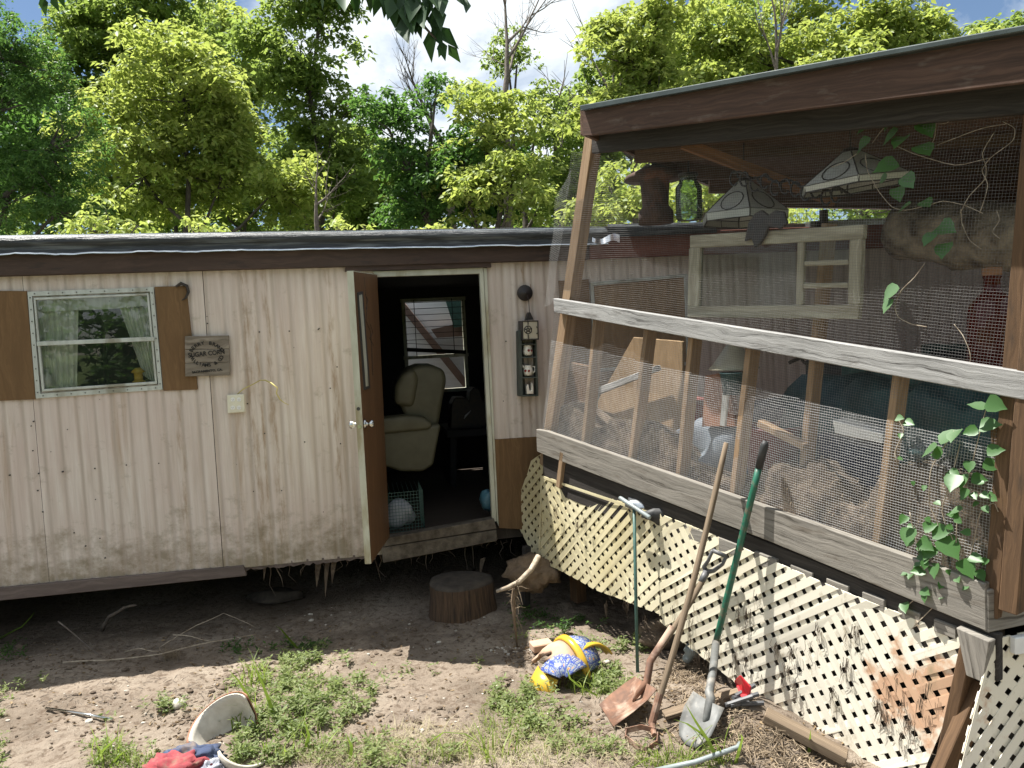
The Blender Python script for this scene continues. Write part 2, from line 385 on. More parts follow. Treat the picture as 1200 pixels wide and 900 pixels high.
# ------------------------------------------------------------------ camera, light, sky
cd = bpy.data.cameras.new('camera'); cam = bpy.data.objects.new('camera', cd); COL.objects.link(cam)
cd.sensor_width = 36; cd.lens = 27; cd.clip_start = .05; cd.clip_end = 2000
cam.matrix_world = Matrix.Translation(CAM) @ Matrix((rt, up, -fw)).transposed().to_4x4()
sc.camera = cam
SUN = V((-.39, .145, 1)).normalized()
sl = bpy.data.lights.new('sun', 'SUN'); sl.energy = 5.0; sl.angle = math.radians(.5); sl.color = (1, .965, .90)
so = bpy.data.objects.new('sun', sl); COL.objects.link(so); so.rotation_euler = SUN.to_track_quat('Z', 'Y').to_euler(); so.location = (-6, 3, 14)
w = bpy.data.worlds.new('World'); sc.world = w; w.use_nodes = True; nt = w.node_tree; nt.nodes.clear()
wo = nt.nodes.new('ShaderNodeOutputWorld')
sky = nt.nodes.new('ShaderNodeTexSky'); sky.sky_type = 'NISHITA'; sky.sun_disc = False
sky.sun_elevation = math.asin(SUN.z); sky.sun_rotation = math.atan2(SUN.x, SUN.y); sky.air_density = 1.0; sky.dust_density = .25; sky.ozone_density = 2.5
bg = nt.nodes.new('ShaderNodeBackground'); bg.inputs[1].default_value = .052; nt.links.new(sky.outputs[0], bg.inputs[0])
tc = nt.nodes.new('ShaderNodeTexCoord'); mp = nt.nodes.new('ShaderNodeMapping'); nt.links.new(tc.outputs['Generated'], mp.inputs[0]); mp.inputs['Scale'].default_value = (1, 1, 1.8); mp.inputs['Location'].default_value = (3.1, .4, 1.2)
cn = noise(nt, mp.outputs[0], 3.2, 9, .58, .3)
cdirn = (ray(560, 60)).normalized()
dt = N(nt, 'ShaderNodeVectorMath', operation='DOT_PRODUCT'); nt.links.new(tc.outputs['Generated'], dt.inputs[0]); dt.inputs[1].default_value = cdirn
nr_ = ramp(nt, dt.outputs['Value'], [(.35, .42), (.70, .30), (.90, .16), (.955, .21), (.99, .46)])  # thicker cloud outside the view is added to lift the ambient light
ad = N(nt, 'ShaderNodeMath', operation='ADD'); nt.links.new(cn, ad.inputs[0]); nt.links.new(nr_, ad.inputs[1])
cf = ramp(nt, ad.outputs[0], [(.78, 0.), (.95, 1.)])
cb = nt.nodes.new('ShaderNodeBackground'); cb.inputs[0].default_value = (.90, .96, 1, 1); cb.inputs[1].default_value = .50
mx = nt.nodes.new('ShaderNodeMixShader'); nt.links.new(cf, mx.inputs[0]); nt.links.new(bg.outputs[0], mx.inputs[1]); nt.links.new(cb.outputs[0], mx.inputs[2]); nt.links.new(mx.outputs[0], wo.inputs[0])
sc.view_settings.view_transform = 'Standard'; sc.view_settings.look = 'None'; sc.view_settings.gamma = 1
sc.view_settings.exposure = 1.25
sc.cycles.max_bounces = 8; sc.cycles.transparent_max_bounces = 16
# ------------------------------------------------------------------ ground
def groundmat():
    m, nt, out = newmat('trodden_dirt')
    v = coords(nt, 'Object', (1, 1, 1))
    n1 = noise(nt, v, 1.3, 8, .65); n2 = noise(nt, v, 22, 8, .7); n3 = noise(nt, v, 90, 5, .7)
    col = ramp(nt, n1, [(.35, (.16, .128, .098)), (.5, (.235, .19, .148)), (.68, (.32, .27, .215))])
    col = mixc(nt, ramp(nt, n2, [(.38, .75), (.5, 0.)]), col, (.10, .07, .048))
    col = mixc(nt, ramp(nt, n3, [(.62, 0.), (.72, .6)]), col, (.42, .36, .28))
    vo = N(nt, 'ShaderNodeTexVoronoi'); nt.links.new(v, vo.inputs['Vector']); vo.inputs['Scale'].default_value = 38
    col = mixc(nt, ramp(nt, vo.outputs['Distance'], [(.08, .5), (.14, 0.)]), col, (.36, .32, .27))
    # grassy far from the yard
    ge = N(nt, 'ShaderNodeNewGeometry'); sp = N(nt, 'ShaderNodeSeparateXYZ'); nt.links.new(ge.outputs['Position'], sp.inputs[0])
    ln = N(nt, 'ShaderNodeVectorMath', operation='DISTANCE'); nt.links.new(ge.outputs['Position'], ln.inputs[0]); ln.inputs[1].default_value = (0, 4, 0)
    k = ramp(nt, N_map(nt, ln.outputs['Value'], 6, 11), [(0, 0.), (1, 1.)])
    col = mixc(nt, k, col, mixc(nt, n2, (.05, .085, .02), (.12, .15, .05)))
    h = N(nt, 'ShaderNodeMath', operation='ADD'); nt.links.new(n2, h.inputs[0]); 
    h2 = N(nt, 'ShaderNodeMath', operation='MULTIPLY'); nt.links.new(n3, h2.inputs[0]); h2.inputs[1].default_value = .5
    nt.links.new(h2.outputs[0], h.inputs[1])
    bsdf(nt, out, col, .97, 0, h.outputs[0], .85, .025, .2); return m
def N_map(nt, sock, a, b):
    r = nt.nodes.new('ShaderNodeMapRange'); r.inputs[1].default_value = a; r.inputs[2].default_value = b; nt.links.new(sock, r.inputs[0]); return r.outputs[0]
def graded(a, b, st, far):
    core = list(np.arange(a, b, st)); o = []; s = st; x = core[-1]
    while x < far: s *= 1.35; x += s; o.append(x)
    l = []; s = st; x = a
    while x > -far: s *= 1.35; x -= s; l.append(x)
    return np.array(l[::-1]+core+o)
gx = graded(-3.2, 2.4, .022, 400); gy = graded(3.0, 6.0, .022, 400)
X, Y = np.meshgrid(gx, gy); Z = gz(X, Y)
# the bank falls away beneath and behind the home
nx, ny = len(gx), len(gy)
me = bpy.data.meshes.new('ground'); me.vertices.add(nx*ny); me.vertices.foreach_set('co', np.stack([X, Y, Z], -1).ravel())
i = np.arange(nx-1)[None, :]+np.arange(ny-1)[:, None]*nx
q = np.stack([i, i+1, i+1+nx, i+nx], -1).reshape(-1, 4)
me.loops.add(q.size); me.loops.foreach_set('vertex_index', q.ravel().astype(np.int32)); me.polygons.add(len(q))
me.polygons.foreach_set('loop_start', np.arange(0, q.size, 4, dtype=np.int32)); me.polygons.foreach_set('loop_total', np.full(len(q), 4, np.int32))
me.polygons.foreach_set('use_smooth', np.ones(len(q), bool)); me.update(calc_edges=True)
me.materials.append(groundmat()); go = bpy.data.objects.new('ground', me); COL.objects.link(go); tag(go, kind='structure')
# ------------------------------------------------------------------ the mobile home
def sidingmat():
    m, nt, out = newmat('stained_siding')
    st = noise(nt, coords(nt, 'UV', (9, .5, 1)), 2.2, 8, .65)
    col = ramp(nt, st, [(.28, (.45, .385, .33)), (.5, (.565, .50, .445)), (.70, (.65, .60, .545))])
    pk = noise(nt, coords(nt, 'UV', (.8, .8, 1)), 1.3, 4); col = mixc(nt, ramp(nt, pk, [(.4, 0.), (.65, .45)]), col, (.52, .41, .37))
    run = noise(nt, coords(nt, 'UV', (5, .35, 1), (4.2, 1.7, 0)), 1.5, 8, .62, .4)       # rusty runs
    col = mixc(nt, ramp(nt, run, [(.58, 0.), (.72, .75)]), col, (.34, .25, .17))
    sx = N(nt, 'ShaderNodeSeparateXYZ'); nt.links.new(coords(nt, 'UV', (1, 1, 1)), sx.inputs[0])
    wob = noise(nt, coords(nt, 'UV', (3, 1.6, 1), (5, 5, 0)), 1.5, 4); fade = ramp(nt, noise(nt, coords(nt, 'UV', (14, 2.0, 1), (8, 1, 0)), 1.6, 6, .7), [(.42, 0.), (.62, .85)])
    for pxr, wd in ((292, .05), (317, .035), (303, .03), (205, .03), (620, .03), (390, .03)):
        u_ = uz(W(pxr, 430))[0]; a_ = N(nt, 'ShaderNodeMath', operation='MULTIPLY_ADD'); nt.links.new(wob, a_.inputs[0]); a_.inputs[1].default_value = .12; nt.links.new(sx.outputs[0], a_.inputs[2])
        b_ = N(nt, 'ShaderNodeMath', operation='SUBTRACT'); nt.links.new(a_.outputs[0], b_.inputs[0]); b_.inputs[1].default_value = u_+.06
        c_ = N(nt, 'ShaderNodeMath', operation='ABSOLUTE'); nt.links.new(b_.outputs[0], c_.inputs[0])
        k_ = ramp(nt, N_map(nt, c_.outputs[0], wd, wd*.3), [(0, 0.), (1, 1.)]); m_ = N(nt, 'ShaderNodeMath', operation='MULTIPLY'); nt.links.new(k_, m_.inputs[0]); nt.links.new(fade, m_.inputs[1])
        col = mixc(nt, m_.outputs[0], col, (.30, .215, .14))
    gr = noise(nt, coords(nt, 'UV', (2.2, 2.6, 1), (9, 2, 0)), 2.4, 8, .72)                # mud splashes at the foot
    sp = N(nt, 'ShaderNodeSeparateXYZ'); nt.links.new(coords(nt, 'UV', (1, 1, 1)), sp.inputs[0])
    zz = N_map(nt, sp.outputs[1], .95, .45)
    mu = N(nt, 'ShaderNodeMath', operation='MULTIPLY_ADD'); nt.links.new(zz, mu.inputs[0]); mu.inputs[1].default_value = .26; nt.links.new(gr, mu.inputs[2])
    col = mixc(nt, ramp(nt, mu.outputs[0], [(.58, 0.), (.80, .8)]), col, (.20, .165, .105))
    fx = N(nt, 'ShaderNodeMath', operation='MULTIPLY'); nt.links.new(sp.outputs[0], fx.inputs[0]); fx.inputs[1].default_value = 1/.118
    ff = N(nt, 'ShaderNodeMath', operation='FRACT'); nt.links.new(fx.outputs[0], ff.inputs[0])
    gr1 = ramp(nt, ff.outputs[0], [(.0, .35), (.08, .0), (.36, 0.), (.46, .75), (.54, .75), (.66, 0.)])
    gn = noise(nt, coords(nt, 'UV', (5, .6, 1), (2, 8, 0)), 2., 5); gm = N(nt, 'ShaderNodeMath', operation='MULTIPLY'); nt.links.new(gr1, gm.inputs[0]); nt.links.new(ramp(nt, gn, [(.3, .2), (.6, 1.)]), gm.inputs[1])
    col = mixc(nt, gm.outputs[0], col, (.42, .36, .305))
    sc_ = noise(nt, coords(nt, 'UV', (14, 30, 1), (1, 5, 0)), 2.5, 6, .8)
    col = mixc(nt, ramp(nt, sc_, [(.70, 0.), (.76, .7)]), col, (.16, .12, .09))
    bsdf(nt, out, col, .55, 0, st, .12, .003, .35); return m
uz = lambda p: ((p-W0).dot(wu), p.z)
M['siding'] = sidingmat(); M['dark_hole'] = mat('screw_head', (.05, .045, .04), rough=.6)
home = empty('mobile_home', tuple(W(440, 660)+V((0, 0, 0)))); 
tag(home, 'old pinkish beige mobile home with corrugated siding and open front door', 'mobile home')
uz = lambda p: ((p-W0).dot(wu), p.z)
def wp(u, z, off=0): return V((W0.x, W0.y, 0))+wu*u+wn*off+V((0, 0, z))
def prof(u):
    t = fr(np.array(u/.118)); g = float(np.exp(-((t-.5)/.09)**2)); g2 = float(np.exp(-((t-.05)/.05)**2))
    return .010-.013*g-.005*g2+.006*math.sin(u*3.1)+.003*math.sin(u*7.7)
sid = MB()
def sheet(q, off=0.0):
    tl, tr, br, bl = [uz(W(x, y)) for x, y in q]
    n = max(2, int(abs(tr[0]-tl[0])/.0118)); ws = []; 
    for j in range(n+1):
        a = j/n
        for b in (0, .33, .66, 1):
            u = (tl[0]*(1-a)+tr[0]*a)*(1-b)+(bl[0]*(1-a)+br[0]*a)*b; z = (tl[1]*(1-a)+tr[1]*a)*(1-b)+(bl[1]*(1-a)+br[1]*a)*b
            ws.append((u, z))
    vs = [wp(u, z, prof(u)+off) for u, z in ws]
    fs = [(j*4+b, j*4+b+1, j*4+b+5, j*4+b+4) for j in range(n) for b in range(3)]
    sid.add(vs, fs, [[ws[k] for k in f] for f in fs])
TY = lambda x: 300-.03*x*0; BY = lambda x: 690-.0895*x
def bot(x): return 690-.0895*x
L = -420
sheet([(L, 300), (24, 300), (58, bot(58)), (L+60, bot(L+60))])
sheet([(24.6, 300), (38, 300), (63, bot(63)), (58.6, bot(58.6))], .002)
sheet([(38, 300), (176, 300), (182, 342), (39, 350)], .002)
sheet([(46.5, 459), (188.5, 450), (205.8, bot(205)), (63, bot(63))], .002)
sheet([(175, 300), (236, 300), (262, bot(262)), (205, bot(205))], .002)
sheet([(236.6, 300), (439, 296), (454, 649), (262.7, bot(262.7))])
sheet([(439, 296), (569, 292), (569.5, 316), (439.6, 323)])
sheet([(569, 292), (612, 290), (624, 516), (579, 518)])
sheet([(611.5, 290), (1500, 240), (1500, 640), (629, 618)], .002)
scr = sid
def screw(px, py, r=.0045):
    p = W(px, py, .012); beam(scr, p, p-wn*.02, wu, r*2, V((0, 0, 1)), r*2, 1)
for x, y in [(39,494),(73,553),(111,549),(148,545),(186,543),(222,541),(11,557),(243,379),(241,392),(304,389),(339,388),(374,385),(373,386),(282,450),(290,473),(310,508),(357,518),(291,340),(45,555),(44,575),(50,600),(330,575),(399,520),(395,430),(387,455),(593,400),(598,350),(640,440),(590,470),(255,586),(100,640),(123,654)]: screw(x, y)
for k in range(26): screw(random.uniform(5, 420), random.uniform(330, 640), random.uniform(.002, .004))
so_ = sid.build('siding', [M['siding'], M['dark_hole']], home, smooth=True)
# brown panel right of the door
b = MB(); prism(b, [W(x, y, .022) for x, y in [(579.5, 515), (640, 511), (644, 622), (585, 619)]], wn, .02); b.build('lower_panel', M['shutter'], home, bevel=.003)
b = MB(); prism(b, [W(x, y, .018) for x, y in [(645, 511), (1500, 470), (1500, 700), (648, 622)]], wn, .02); b.build('lower_panel', M['shutter'], home)
# roof line
def strip(name, q, off, th, m, **k):
    b = MB(); prism(b, [W(x, y, off) for x, y in q], wn, th); return b.build(name, m, home, **k)
strip('fascia', [(L, 309), (0, 295), (200, 291), (400, 288), (690, 281), (690, 304), (400, 312.5), (0, 323.5), (L, 336)], .075, .07, M['home_fascia'], bevel=.004)
strip('fascia', [(691, 275), (1060, 262), (1500, 246), (1500, 268), (1060, 289), (691, 303.5)], .068, .06, M['red_fascia'], bevel=.004)
strip('header_strip', [(405, 311), (575, 307), (576, 313), (404, 318)], .06, .05, M['home_fascia'])
# rolled black membrane: extrude a profile along the wall with sag
def membrane(x0_, x1_, name, mt, yt=lambda x: 279-.0135*x, seed=0):
    b = MB(); n = 150; K = 10; vs = []
    for i in range(n+1):
        px = x0_+(x1_-x0_)*i/n
        e = W(px, yt(px), .10); h = .118
        wv = .010*mnoise.noise(V((px*.02, seed, 0)))+.004*mnoise.noise(V((px*.09, seed, 4)))
        r1 = .012*mnoise.noise(V((px*.013, 3, seed)))
        P_ = [(-.05, .030), (.02, .030), (.07+r1, .018), (.095, -.008), (.098+wv, -.045+r1), (.080+r1, -.058), (.094+wv*1.5, -.085), (.098+wv, -.106+wv), (.118+wv*2, -.113+wv), (.117+wv*2, -.119+wv)]
        base = wp(uz(e)[0], e.z)
        for o_, dz in P_: vs.append(base+wn*o_+V((0, 0, dz)))
    fs = [(i*K+j, (i+1)*K+j, (i+1)*K+j+1, i*K+j+1) for i in range(n) for j in range(K-1)]
    mi = [1 if (j in (0, 1, 7, 8)) else 0 for i in range(n) for j in range(K-1)]  # bright metal on these faces stands in for the edge highlight
    s = len(b.f); b.add(vs, fs, None); b.mi = mi
    return b.build(name, mt, home, smooth=True)
membrane(L, 712, 'roof_edge', [M['black_sheet'], M['flash']])
b = MB(); 
vs = [];n=30
for i in range(n+1):
    px = 712+(840-712)*i/n
    for o_, y in ((.0, 263-.02*(px-712)), (.10, 262.5-.02*(px-712)), (.11, 268-.01*(px-712)), (.105, 278-.04*(px-712))): 
        p = W(px, y, o_); vs.append(p)
b.add(vs, [(i*4+j, (i+1)*4+j, (i+1)*4+j+1, i*4+j+1) for i in range(n) for j in range(3)]); b.mi = [1 if j == 0 else 0 for i in range(n) for j in range(3)]  # bright top face carries on the painted highlight of the roof edge
b.build('roof_edge', [M['black_sheet'], M['flash']], home, smooth=True)
b = MB(); vs = []
for i in range(13):
    px = 694+(726-694)*i/12; yy = 282+3*math.sin(i*.5)
    vs += [W(px, yy-4-i*.15, .13+.02*math.sin(i)), W(px, yy+1+i*.2, .15+.015*math.cos(i*.8))]
b.add(vs, [(2*i, 2*i+2, 2*i+3, 2*i+1) for i in range(12)]); b.build('loose_flashing', M['flash'], home, smooth=True)
strip('roof_edge', [(950, 259), (1500, 238), (1500, 247), (950, 266)], .09, .08, M['flash'])
# roof deck and shell
zt = W(250, 274).z; zr = [wp(uz(W(L, 0))[0]-.0, zt)]
uL = uz(W(L, 400))[0]; uR = uz(W(1500, 400))[0]
def shell(name, u0_, u1_, o0, o1, z0, z1, m): 
    b = MB(); c = (wp(u0_, 0, o0)+wp(u1_, 0, o1))/2; box(b, (c.x, c.y, (z0+z1)/2), (abs(u1_-u0_), abs(o1-o0), z1-z0), FR_W, 0); return b.build(name, m, home)
DEP = -3.0
b = MB(); vs = [wp(u, z+dz, o) for u, z in ((uL, W(L, 279-.0135*L).z+.02), (uR, W(1400, 250).z-.12)) for o, dz in ((-.04, 0), (DEP/2, .05), (DEP-.1, 0))]
vs[3:] = [wp(uR, W(712, 265).z-.05, o) for o in (-.04, DEP/2, DEP-.1)]
b.add(vs, [(0, 3, 4, 1), (1, 4, 5, 2)]); b.build('roof', M['roof_white'], home)
zf = (W(455, 634).z+W(577, 608).z)/2-.015; zc = W(505, 318).z+.03
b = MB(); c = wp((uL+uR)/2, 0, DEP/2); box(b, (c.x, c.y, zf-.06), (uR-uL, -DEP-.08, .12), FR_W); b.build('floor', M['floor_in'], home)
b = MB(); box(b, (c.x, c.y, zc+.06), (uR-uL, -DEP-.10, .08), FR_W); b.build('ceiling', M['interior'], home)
# back wall with the window hole (pixels on the back plane)
B_ = lambda x, y, off=0: isect(x, y, W0+wn*(DEP+.05+off), wn)
bx = [uz(B_(473, 351)), uz(B_(543, 353)), uz(B_(548, 470)), uz(B_(478, 470))]
u1_, u2_ = (bx[0][0]+bx[3][0])/2, (bx[1][0]+bx[2][0])/2; z2_, z1_ = B_(508, 351).z, B_(512, 458).z
b = MB()
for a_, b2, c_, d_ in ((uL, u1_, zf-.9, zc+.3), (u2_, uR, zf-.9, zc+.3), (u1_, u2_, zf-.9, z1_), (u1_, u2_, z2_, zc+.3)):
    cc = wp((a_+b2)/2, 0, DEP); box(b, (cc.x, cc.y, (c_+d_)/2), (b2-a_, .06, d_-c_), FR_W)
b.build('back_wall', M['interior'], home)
b = MB(); zm = (z1_*.62+z2_*.38)
for z in (z1_, z2_, zm): cc = wp((u1_+u2_)/2, 0, DEP+.05); box(b, (cc.x, cc.y, z), (u2_-u1_+.06, .05, .04), FR_W)
for u in (u1_, u2_): cc = wp(u, 0, DEP+.052); box(b, (cc.x, cc.y, (z1_+z2_)/2), (.04, .046, z2_-z1_), FR_W)
bw = b.build('window', M['alu_dirty'], home)
b = MB()
for k in range(9):
    z = z2_-.03-(z2_-zm-.02)*k/9; tl = (k > 6)*.03
    beam(b, wp(u1_+.01, z+tl*1.2, DEP+.12), wp(u2_-.01, z-tl, DEP+.12), V((0, 0, 1)), .006 if k < 8 else .045, wn, .045)
for u in (u1_+.12, u2_-.14): beam(b, wp(u, z2_, DEP+.12), wp(u, zm, DEP+.12), wu, .008, wn, .008)
b.build('blind', M['interior'], bw)
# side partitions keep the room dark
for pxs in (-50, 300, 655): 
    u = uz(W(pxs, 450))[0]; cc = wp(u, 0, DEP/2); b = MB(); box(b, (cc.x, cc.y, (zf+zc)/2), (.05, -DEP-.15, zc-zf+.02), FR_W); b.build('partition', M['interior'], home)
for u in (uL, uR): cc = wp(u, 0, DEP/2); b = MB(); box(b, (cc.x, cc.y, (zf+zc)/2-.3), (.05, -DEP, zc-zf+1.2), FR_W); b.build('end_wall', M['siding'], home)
# trim beneath the siding on the left, rotten edge on the right
strip('bottom_trim', [(L, bot(L)), (0, 689), (285, 663), (289, 675), (0, 704), (L, 745)], .035, .06, M['under_trim'], bevel=.004)
b = MB(); k = 40; top = [(286+(440-286)*i/k, 662-.088*(i/k)*154) for i in range(k+1)]
pts = top+[(x, y+4+3.5*random.random()) for x, y in reversed(top)]
prism(b, [W(x, y, .0) for x, y in pts], wn, .10); b.build('rotten_sill', M['under_trim'], home)
# hanging rags, insulation and roots under the floor
b = MB()
for px in list(np.linspace(296, 600, 46)):
    y0_ = 662-.09*(px-290)+4; ln = random.choice([6, 10, 16, 28, 45])*random.uniform(.4, 1); o_ = random.uniform(-.35, -.03)
    p = W(px, y0_-6, o_); 
    pts = [p+V((random.uniform(-.02, .02)*i, 0, -ln/150*i/3)) for i in range(4)]
    tube(b, pts, [.006, .005, .003, .001], 4)
for px, wd, ln in ((374, 8, 34), (384, 6, 46), (392, 7, 30), (312, 5, 26), (566, 6, 20)):
    pts = [W(px-wd/2, 655, -.1), W(px+wd/2, 653, -.1), W(px+wd/2-4, 655+ln*.6, -.12), W(px-3, 655+ln, -.1), W(px-wd/2-1, 655+ln*.4, -.1)]
    prism(b, pts, wn, .004)
tag(b.build('hanging_roots', M['dirt_stuff'], home), kind='stuff')
for px in (-120, 60, 240, 470):
    b = MB(); c = W(px, 700, -1.9); box(b, (c.x, c.y, .10), (.4, .4, .75), FR_W); b.build('support_pier', M['dirt_stuff'], home)
# ---- left window
WF = empty('w', (0, 0, 0)); COL.objects.unlink(WF); bpy.data.objects.remove(WF)
def ring(mb, outer, inner, P, off, th, n):
    for i in range(4):
        j = (i+1) % 4; prism(mb, [P(*outer[i], off), P(*outer[j], off), P(*inner[j], off), P(*inner[i], off)], n, th)
b = MB(); O_ = [(32, 342), (180, 336.5), (190.5, 456.5), (42, 467)]; I_ = [(37.5, 347), (175.5, 341.5), (185.5, 451.5), (47, 461.5)]
ring(b, O_, I_, W, .022, .03, wn)
for i in range(9):
    t = (i+.5)/9
    for (xa, ya), (xb, yb) in ((O_[0], O_[1]), (O_[3], O_[2]), (O_[0], O_[3]), (O_[1], O_[2])):
        p = W(xa+(xb-xa)*t+(2.5 if xb < 60 and xa < 60 else (-2.5 if xa > 150 and xb > 150 else 0)), ya+(yb-ya)*t+((2.5 if ya < 400 else -2.5) if abs(xa-xb) > 60 else 0), .026); beam(b, p, p-wn*.01, wu, .007, V((0, 0, 1)), .007, 1)
fo = b.build('window', [M['alu'], M['dark_hole']], home, bevel=0)
b = MB(); I2 = [(39, 349), (174, 343.5), (184, 450), (49, 459)]; I3 = [(41.5, 351.5), (172, 346), (181.5, 447), (51.5, 456)]
ring(b, I2, I3, W, .030, .022, wn)
prism(b, [W(x, y, .036) for x, y in [(42.5, 400.5), (180, 394.5), (181, 399.5), (43, 405.5)]], wn, .03)
b.build('sash', M['alu'], fo, bevel=.002)
b = MB(); prism(b, [W(x, y, .018) for x, y in I2[:2]+[(179, 397), (43, 403)]], wn, .003); b.build('pane', M['pane'], fo)
b = MB(); prism(b, [W(x, y, .013) for x, y in [(43, 403), (179, 397)]+I2[2:]], wn, .003); b.build('pane', M['pane'], fo)
def curtain(pts, name='curtain', off=-.08):
    """pts: list of (top px,y, bottom px,y) columns"""
    b = MB(); vs = []; n = 36
    for i in range(n+1):
        t = i/n*(len(pts)-1); k = min(int(t), len(pts)-2); a = t-k
        q = [pts[k][j]*(1-a)+pts[k+1][j]*a for j in range(4)]
        o_ = off+.018*math.sin(i*1.4); 
        vs += [W(q[0], q[1], o_), W((q[0]+q[2])/2, (q[1]+q[3])/2, o_), W(q[2], q[3], o_)]
    b.add(vs, [(3*i+j, 3*i+3+j, 3*i+4+j, 3*i+1+j) for i in range(n) for j in (0, 1)]); return b.build(name, M['curtain'], fo, smooth=True)
curtain([(36, 345, 36, 366), (80, 342, 82, 364), (130, 340, 130, 362), (178, 338, 178, 358)], off=-.05)
curtain([(36, 360, 46, 462), (60, 362, 66, 462), (92, 364, 90, 462)])
curtain([(140, 360, 168, 440), (160, 360, 180, 448), (182, 358, 190, 446)])
# things on the sill inside
b = MB(); lathe(b, [(.001, 0), (.03, 0), (.03, .08), (.012, .10), (.012, .13), (.001, .13)], W(57, 454, -.03), V((0, 0, 1)), 14); tag(b.build('spray_bottle', M['white_plastic'], smooth=True), 'small white bottle on the sill behind the window left curtain', 'bottle')
b = MB(); lathe(b, [(.001, 0), (.045, 0), (.045, .02), (.03, .03), (.03, .08), (.05, .09), (.02, .12), (.001, .12)], W(163, 450, -.04), V((0, 0, 1)), 14); tag(b.build('yellow_lantern', M['yellow'], smooth=True), 'small yellow lantern on the sill behind the right curtain', 'lantern')
# shutters
for q in ([(-22, 340.5), (31, 341), (41.5, 468), (-10, 470)], [(181, 336), (218, 335), (231.5, 456.5), (191.5, 458)]):
    b = MB(); prism(b, [W(x, y, .026) for x, y in q], wn, .018); b.build('shutter', M['shutter'], home, bevel=.002)
b = MB(); tube(b, [W(x, y, .04) for x, y in [(206, 336), (212, 332), (219, 335), (221, 342), (218, 349), (213, 352)]], [.008, .012, .012, .01, .008, .003], 6); 
tag(b.build('iron_hook', M['black_metal']), 'dark curled iron hook on the top corner of the brown shutter beside the sign', 'hook')
# ---- second window (boarded with plywood) behind the porch mesh
b = MB(); O_ = [(692, 331), (806, 321), (812, 520), (702, 528)]; I_ = [(696, 335), (802, 325), (808, 516), (706, 524)]
ring(b, O_, I_, W, .03, .03, wn)
prism(b, [W(x, y, .034) for x, y in [(700, 432), (808, 424), (808, 428), (700, 436)]], wn, .03)
f2 = b.build('window', M['alu'], home, bevel=.003)
b = MB(); prism(b, [W(x, y, .02) for x, y in I_], wn, .012); b.build('plywood_sheet', M['ply'], f2)
b = MB(); prism(b, [W(x, y, .026) for x, y in [(655, 329), (690, 327), (700, 524), (664, 528)]], wn, .018); b.build('shutter', M['shutter'], home, bevel=.002)
# third window far right, low
b = MB(); O_ = [(1081, 403), (1290, 404), (1290, 560), (1081, 560)]; I_ = [(1090, 411), (1280, 412), (1280, 552), (1090, 552)]
ring(b, O_, I_, W, .03, .03, wn); f3 = b.build('window', M['dark_green'], home, bevel=.003)
b = MB(); prism(b, [W(x, y, .02) for x, y in I_], wn, .01); b.build('pane', M['interior'], f3)
# ---- door frame and door
b = MB()
prism(b, [W(x, y, .03) for x, y in [(437, 318), (566, 313.5), (565.5, 320.5), (441, 324.5)]], wn, .05)
prism(b, [W(x, y, .03) for x, y in [(562, 320.8), (566.3, 313.5), (582, 611), (577, 612)]], wn, .05)
prism(b, [W(x, y, .024) for x, y in [(566.6, 313.5), (570.5, 314.5), (584.5, 617), (582.4, 611)]], wn, .03)
prism(b, [W(x, y, .015) for x, y in [(437.5, 322), (441.5, 324), (456, 634), (452.5, 640)]], wn, .05)
df = b.build('door_frame', M['alu_dirty'], home, bevel=.002)
b = MB(); prism(b, [W(x, y, .05) for x, y in [(447, 642), (582, 621), (583, 634), (449, 660)]], wn, .16); df2 = b.build('door_sill', M['concrete'], home, bevel=.006)
b = MB(); prism(b, [W(x, y, .052) for x, y in [(451, 631), (579, 608), (582, 619.5), (448, 641)]], wn, .1); b.build('threshold', M['concrete'], home, bevel=.003)
Ht = W(442, 322, .03); Hb = W(456.5, 629, .03)
def freept(px, py, L_=.86):
    lo, hi = 4.2, 5.85
    for _ in range(40):
        mid = (lo+hi)/2; d = D(px, py, mid)-Ht; d.z = 0
        if d.length > L_: lo = mid
        else: hi = mid
    return D(px, py, lo)
Ft = freept(414, 318); Fb = D(435, 660.5, Ft.y+.02)
dd = (Ft-Ht); dd.z = 0; dd.normalize(); dn = V((-dd.y, dd.x, 0)); 
if dn.x < 0: dn = -dn                                     # brown inner face looks right
door = MB(); prism(door, [Ht, Ft, Fb, Hb], dn, .002); do = door.build('door', M['door_face'], home)
b = MB(); prism(b, [Ht-dn*.0035, Ft-dn*.0035, Fb-dn*.0035, Hb-dn*.0035], dn, .034); b.build('door_skin', M['cream'], do)
b = MB(); e = dd*.004
prism(b, [Ft+e+dn*.001, Ft+e-dn*.042, Fb+e-dn*.042, Fb+e+dn*.001], dd, .006)
prism(b, [Ft+V((0, 0, .004))+e+dn*.001, Ft+V((0, 0, .004))+e-dn*.042, Ht-dn*.042+V((0, 0, .004)), Ht+dn*.001+V((0, 0, .004))], V((0, 0, 1)), .006)
b.build('edge_trim', M['alu_dirty'], do)
DP = lambda x, y, off=0: isect(x, y, Ht+dn*off, dn)
b = MB(); prism(b, [DP(x, y, .008) for x, y in [(419.5, 343), (425.5, 341.5), (434, 455), (428, 457)]], dn, .012); b.build('window_slot', M['dark_hole'], do)
b = MB(); prism(b, [DP(x, y, .0095) for x, y in [(421, 346), (424.3, 345), (432, 452), (429, 453)]], dn, .003); b.build('slot_glass', M['alu_dirty'], do)
b = MB()
for pts in ([(427, 325), (428.5, 345), (430, 358), (429, 376), (434, 388), (435, 400), (437, 440)], [(428, 345), (431, 352), (429, 362)], [(434, 380), (437, 390), (433, 396), (438, 405)]):
    tube(b, [DP(x, y, .001) for x, y in pts], [.0018]*len(pts), 4)
b.build('crack', M['dark_hole'], do)
b = MB(); k0 = DP(427.5, 497, 0); 
